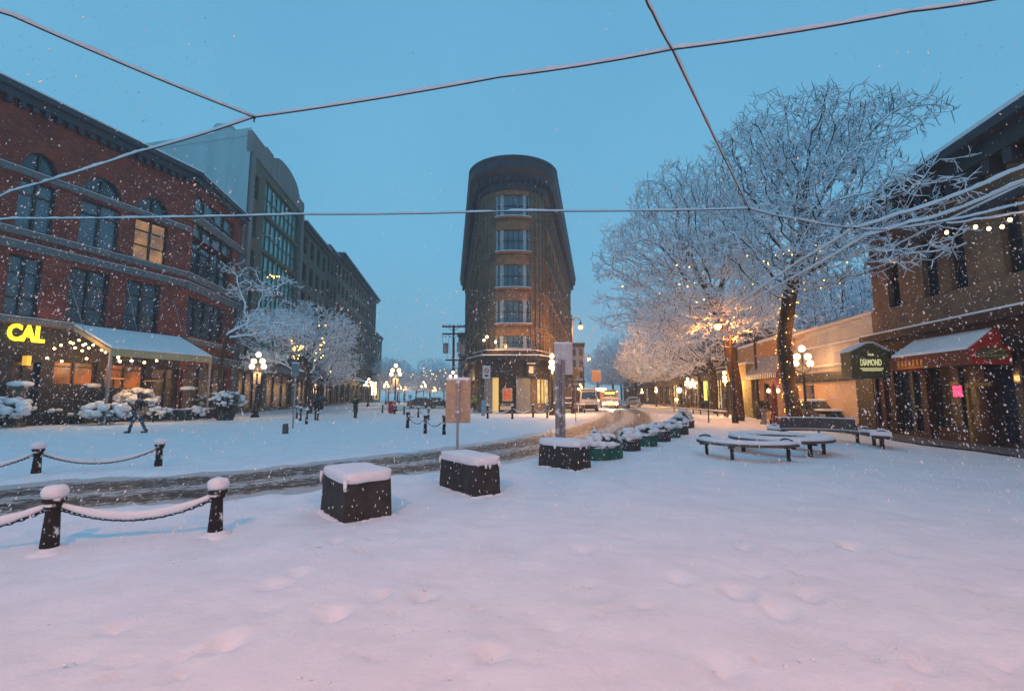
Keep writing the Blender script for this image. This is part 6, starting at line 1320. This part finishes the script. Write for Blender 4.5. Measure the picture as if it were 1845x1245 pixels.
# ------------------------------------------------------------------ falling snow
rr = random.Random(99); vs = []; fs = []; ups = Vector((0.05, .38, 1)).normalized(); cnt = 0
while cnt < 29000:
    u = rr.random(); dd = 2.6 + 24 * u ** .75; px, py = rr.uniform(-40, 1885), rr.uniform(-20, 1000); p = D(px, py, dd)
    if (p.z > 1.7 + .24 * p.y and abs(p.x / p.y + .02) < .62 and rr.random() < .9) or ((p.z - 1.7) / p.y > .5 and rr.random() < .8) or p.z < .05 or p.z > 20 or (p.x > 13.2 + .155 * p.y) or (p.x - VA.p.x) * VA.n.x + (p.y - VA.p.y) * VA.n.y < .3: continue
    if dd < 3.4 and rr.random() < .45: continue
    cnt += 1; r_ = (rr.uniform(.0035, .0095) if dd > 5 else rr.uniform(.003, .006)) * (1.6 if rr.random() < .06 else 1); el = rr.uniform(1.5, 3.)
    ax = (ups + Vector((rr.gauss(0, .22), rr.gauss(0, .3), rr.gauss(0, .1)))).normalized(); a = ax.orthogonal().normalized(); b_ = ax.cross(a); o = len(vs)
    vs += [p + ax * r_ * el, p - ax * r_ * el * rr.uniform(.7, 1)] + [p + a * r_ * rr.uniform(.6, 1.2), p + b_ * r_ * rr.uniform(.6, 1.2), p - a * r_ * rr.uniform(.6, 1.2), p - b_ * r_ * rr.uniform(.6, 1.2)]
    for k in range(4): fs += [(o, o + 2 + k, o + 2 + (k + 1) % 4), (o + 1, o + 2 + (k + 1) % 4, o + 2 + k)]
m, nt, b = nodes('snowflake'); b.inputs['Base Color'].default_value = (.82, .82, .84, 1); b.inputs['Roughness'].default_value = .8
tr_ = N(nt, 'ShaderNodeBsdfTranslucent'); tr_.inputs[0].default_value = (.8, .8, .82, 1); ms_ = N(nt, 'ShaderNodeMixShader'); ms_.inputs[0].default_value = .4; nt.links.new(b.outputs[0], ms_.inputs[1]); nt.links.new(tr_.outputs[0], ms_.inputs[2]); nt.links.new(ms_.outputs[0], nt.nodes['Material Output'].inputs[0])
me = bpy.data.meshes.new('falling_snow'); me.from_pydata(vs, [], fs); me.update(); me.materials.append(m); fo = bpy.data.objects.new('falling_snow', me); C.objects.link(fo); tag(fo, 'snowflakes falling all over the square', kind='stuff')
# ------------------------------------------------------------------ light and air
# street lamps of the near side of the square, standing behind the camera
for x_, y_, e in ((-4.2, -2.2, 1700), (3.6, -2.8, 1700)):
    t = T('street_lamp', 'sodium street lamp behind the viewpoint, %s side' % ('left' if x_ < 0 else 'right'), 'street lamp', (x_, y_, 0), 0, 'tall sodium street lamps')
    MB().lathe([(.2, 0), (.2, .5), (.1, .7), (.075, 8.7), (.02, 8.8)], 10).build('post', MATS['brown_post'], t); MB().tube([(0, 0, 8.4), (.3, 0, 8.7), (.9, 0, 8.7), (1, 0, 8.5)], .045, 6).build('arm', MATS['brown_post'], t); MB().lathe([(.05, .45), (.12, .25), (.26, .1)], 12, (1, 0, 8.05)).build('hood', BLACK, t)
    MB().sup((1, 0, 8.05), (.2, .2, .16), 1, 12, 8).build('lamp_glass', SODIUM, t, smooth=True); sl2 = bpy.data.lights.new('lamp_light', 'SPOT'); sl2.energy = e; sl2.color = (1, .31, .08); sl2.shadow_soft_size = .15; sl2.spot_size = R(168); sl2.spot_blend = .25; lo2 = bpy.data.objects.new('lamp_light', sl2); C.objects.link(lo2); lo2.location = (1, .2, 7.75); lo2.parent = t
W = bpy.data.worlds.new('World'); S.world = W; W.use_nodes = True; nt = W.node_tree; bg = nt.nodes['Background']
sky = N(nt, 'ShaderNodeTexSky', sky_type='NISHITA'); sky.sun_disc = False; sky.sun_elevation = R(2); sky.sun_rotation = R(200); sky.altitude = 20; sky.air_density = 1.4; sky.ozone_density = 3
sc_ = N(nt, 'ShaderNodeMix', data_type='RGBA', blend_type='MULTIPLY'); sc_.inputs[0].default_value = 1; nt.links.new(sky.outputs[0], sc_.inputs[6]); sc_.inputs[7].default_value = (.10, .12, .14, 1)
mx = N(nt, 'ShaderNodeMix', data_type='RGBA'); mx.inputs[0].default_value = .9; nt.links.new(sc_.outputs[2], mx.inputs[6])
geo = N(nt, 'ShaderNodeNewGeometry'); sx = N(nt, 'ShaderNodeSeparateXYZ'); tcw = N(nt, 'ShaderNodeTexCoord'); nt.links.new(tcw.outputs['Generated'], sx.inputs[0])
rw = ramp(nt, [(0.0, (.25, .49, .66)), (.3, (.175, .50, .76)), (.8, (.135, .43, .70))]); nt.links.new(sx.outputs['Z'], rw.inputs['Fac']); cn_ = N(nt, 'ShaderNodeTexNoise', Scale=2.2, Detail=5., Roughness=.6); nt.links.new(tcw.outputs['Generated'], cn_.inputs['Vector']); cr2 = ramp(nt, [(.3, (.94, .955, .965)), (.7, (1.08, 1.05, 1.035))]); nt.links.new(cn_.outputs['Fac'], cr2.inputs['Fac']); cm2 = N(nt, 'ShaderNodeMix', data_type='RGBA', blend_type='MULTIPLY'); cm2.inputs[0].default_value = 1; nt.links.new(rw.outputs[0], cm2.inputs[6]); nt.links.new(cr2.outputs[0], cm2.inputs[7]); nt.links.new(cm2.outputs[2], mx.inputs[7])
nt.links.new(mx.outputs[2], bg.inputs['Color']); bg.inputs['Strength'].default_value = 1.0
su = bpy.data.lights.new('skylight_fill', 'SUN'); su.energy = .34; su.angle = R(70); su.color = (.42, .74, 1); so = bpy.data.objects.new('skylight_fill', su); C.objects.link(so); so.rotation_euler = (R(25), 0, R(-20))  # added soft blue lamp from above, boosts the skylight on upward faces
HAZE = True
if HAZE:
    hz_ = MB(); hz_.box(-170, 120, -25, 300, -1.2, 31); ho = hz_.build('haze', bpy.data.materials.new('haze_air')); tag(ho, 'thin snowy air over the square', kind='stuff'); hm = ho.data.materials[0]; hm.use_nodes = True; nt = hm.node_tree; nt.nodes.remove(nt.nodes['Principled BSDF'])
    pv_ = N(nt, 'ShaderNodeVolumePrincipled'); pv_.inputs['Color'].default_value = (.96, .97, 1, 1); pv_.inputs['Density'].default_value = .0012; pv_.inputs['Anisotropy'].default_value = .1; nt.links.new(pv_.outputs[0], nt.nodes['Material Output'].inputs['Volume'])
cam = bpy.data.cameras.new('camera'); co = bpy.data.objects.new('camera', cam); C.objects.link(co); co.location = (0, 0, CZ); co.rotation_euler = (PI / 2 + PIT, 0, 0)
cam.sensor_width = 36; cam.lens = F / 1845 * 36; cam.clip_end = 2000; cam.clip_start = .05; S.camera = co
vs_ = S.view_settings; vs_.view_transform = 'Standard'; vs_.look = 'None'; vs_.gamma = 1; vs_.use_curve_mapping = False; vs_.exposure = 0
S.render.film_transparent = False; S.cycles.volume_bounces = 1; S.cycles.max_bounces = 5; S.cycles.diffuse_bounces = 3; S.cycles.glossy_bounces = 2; S.cycles.transparent_max_bounces = 4
S.cycles.use_denoising = True
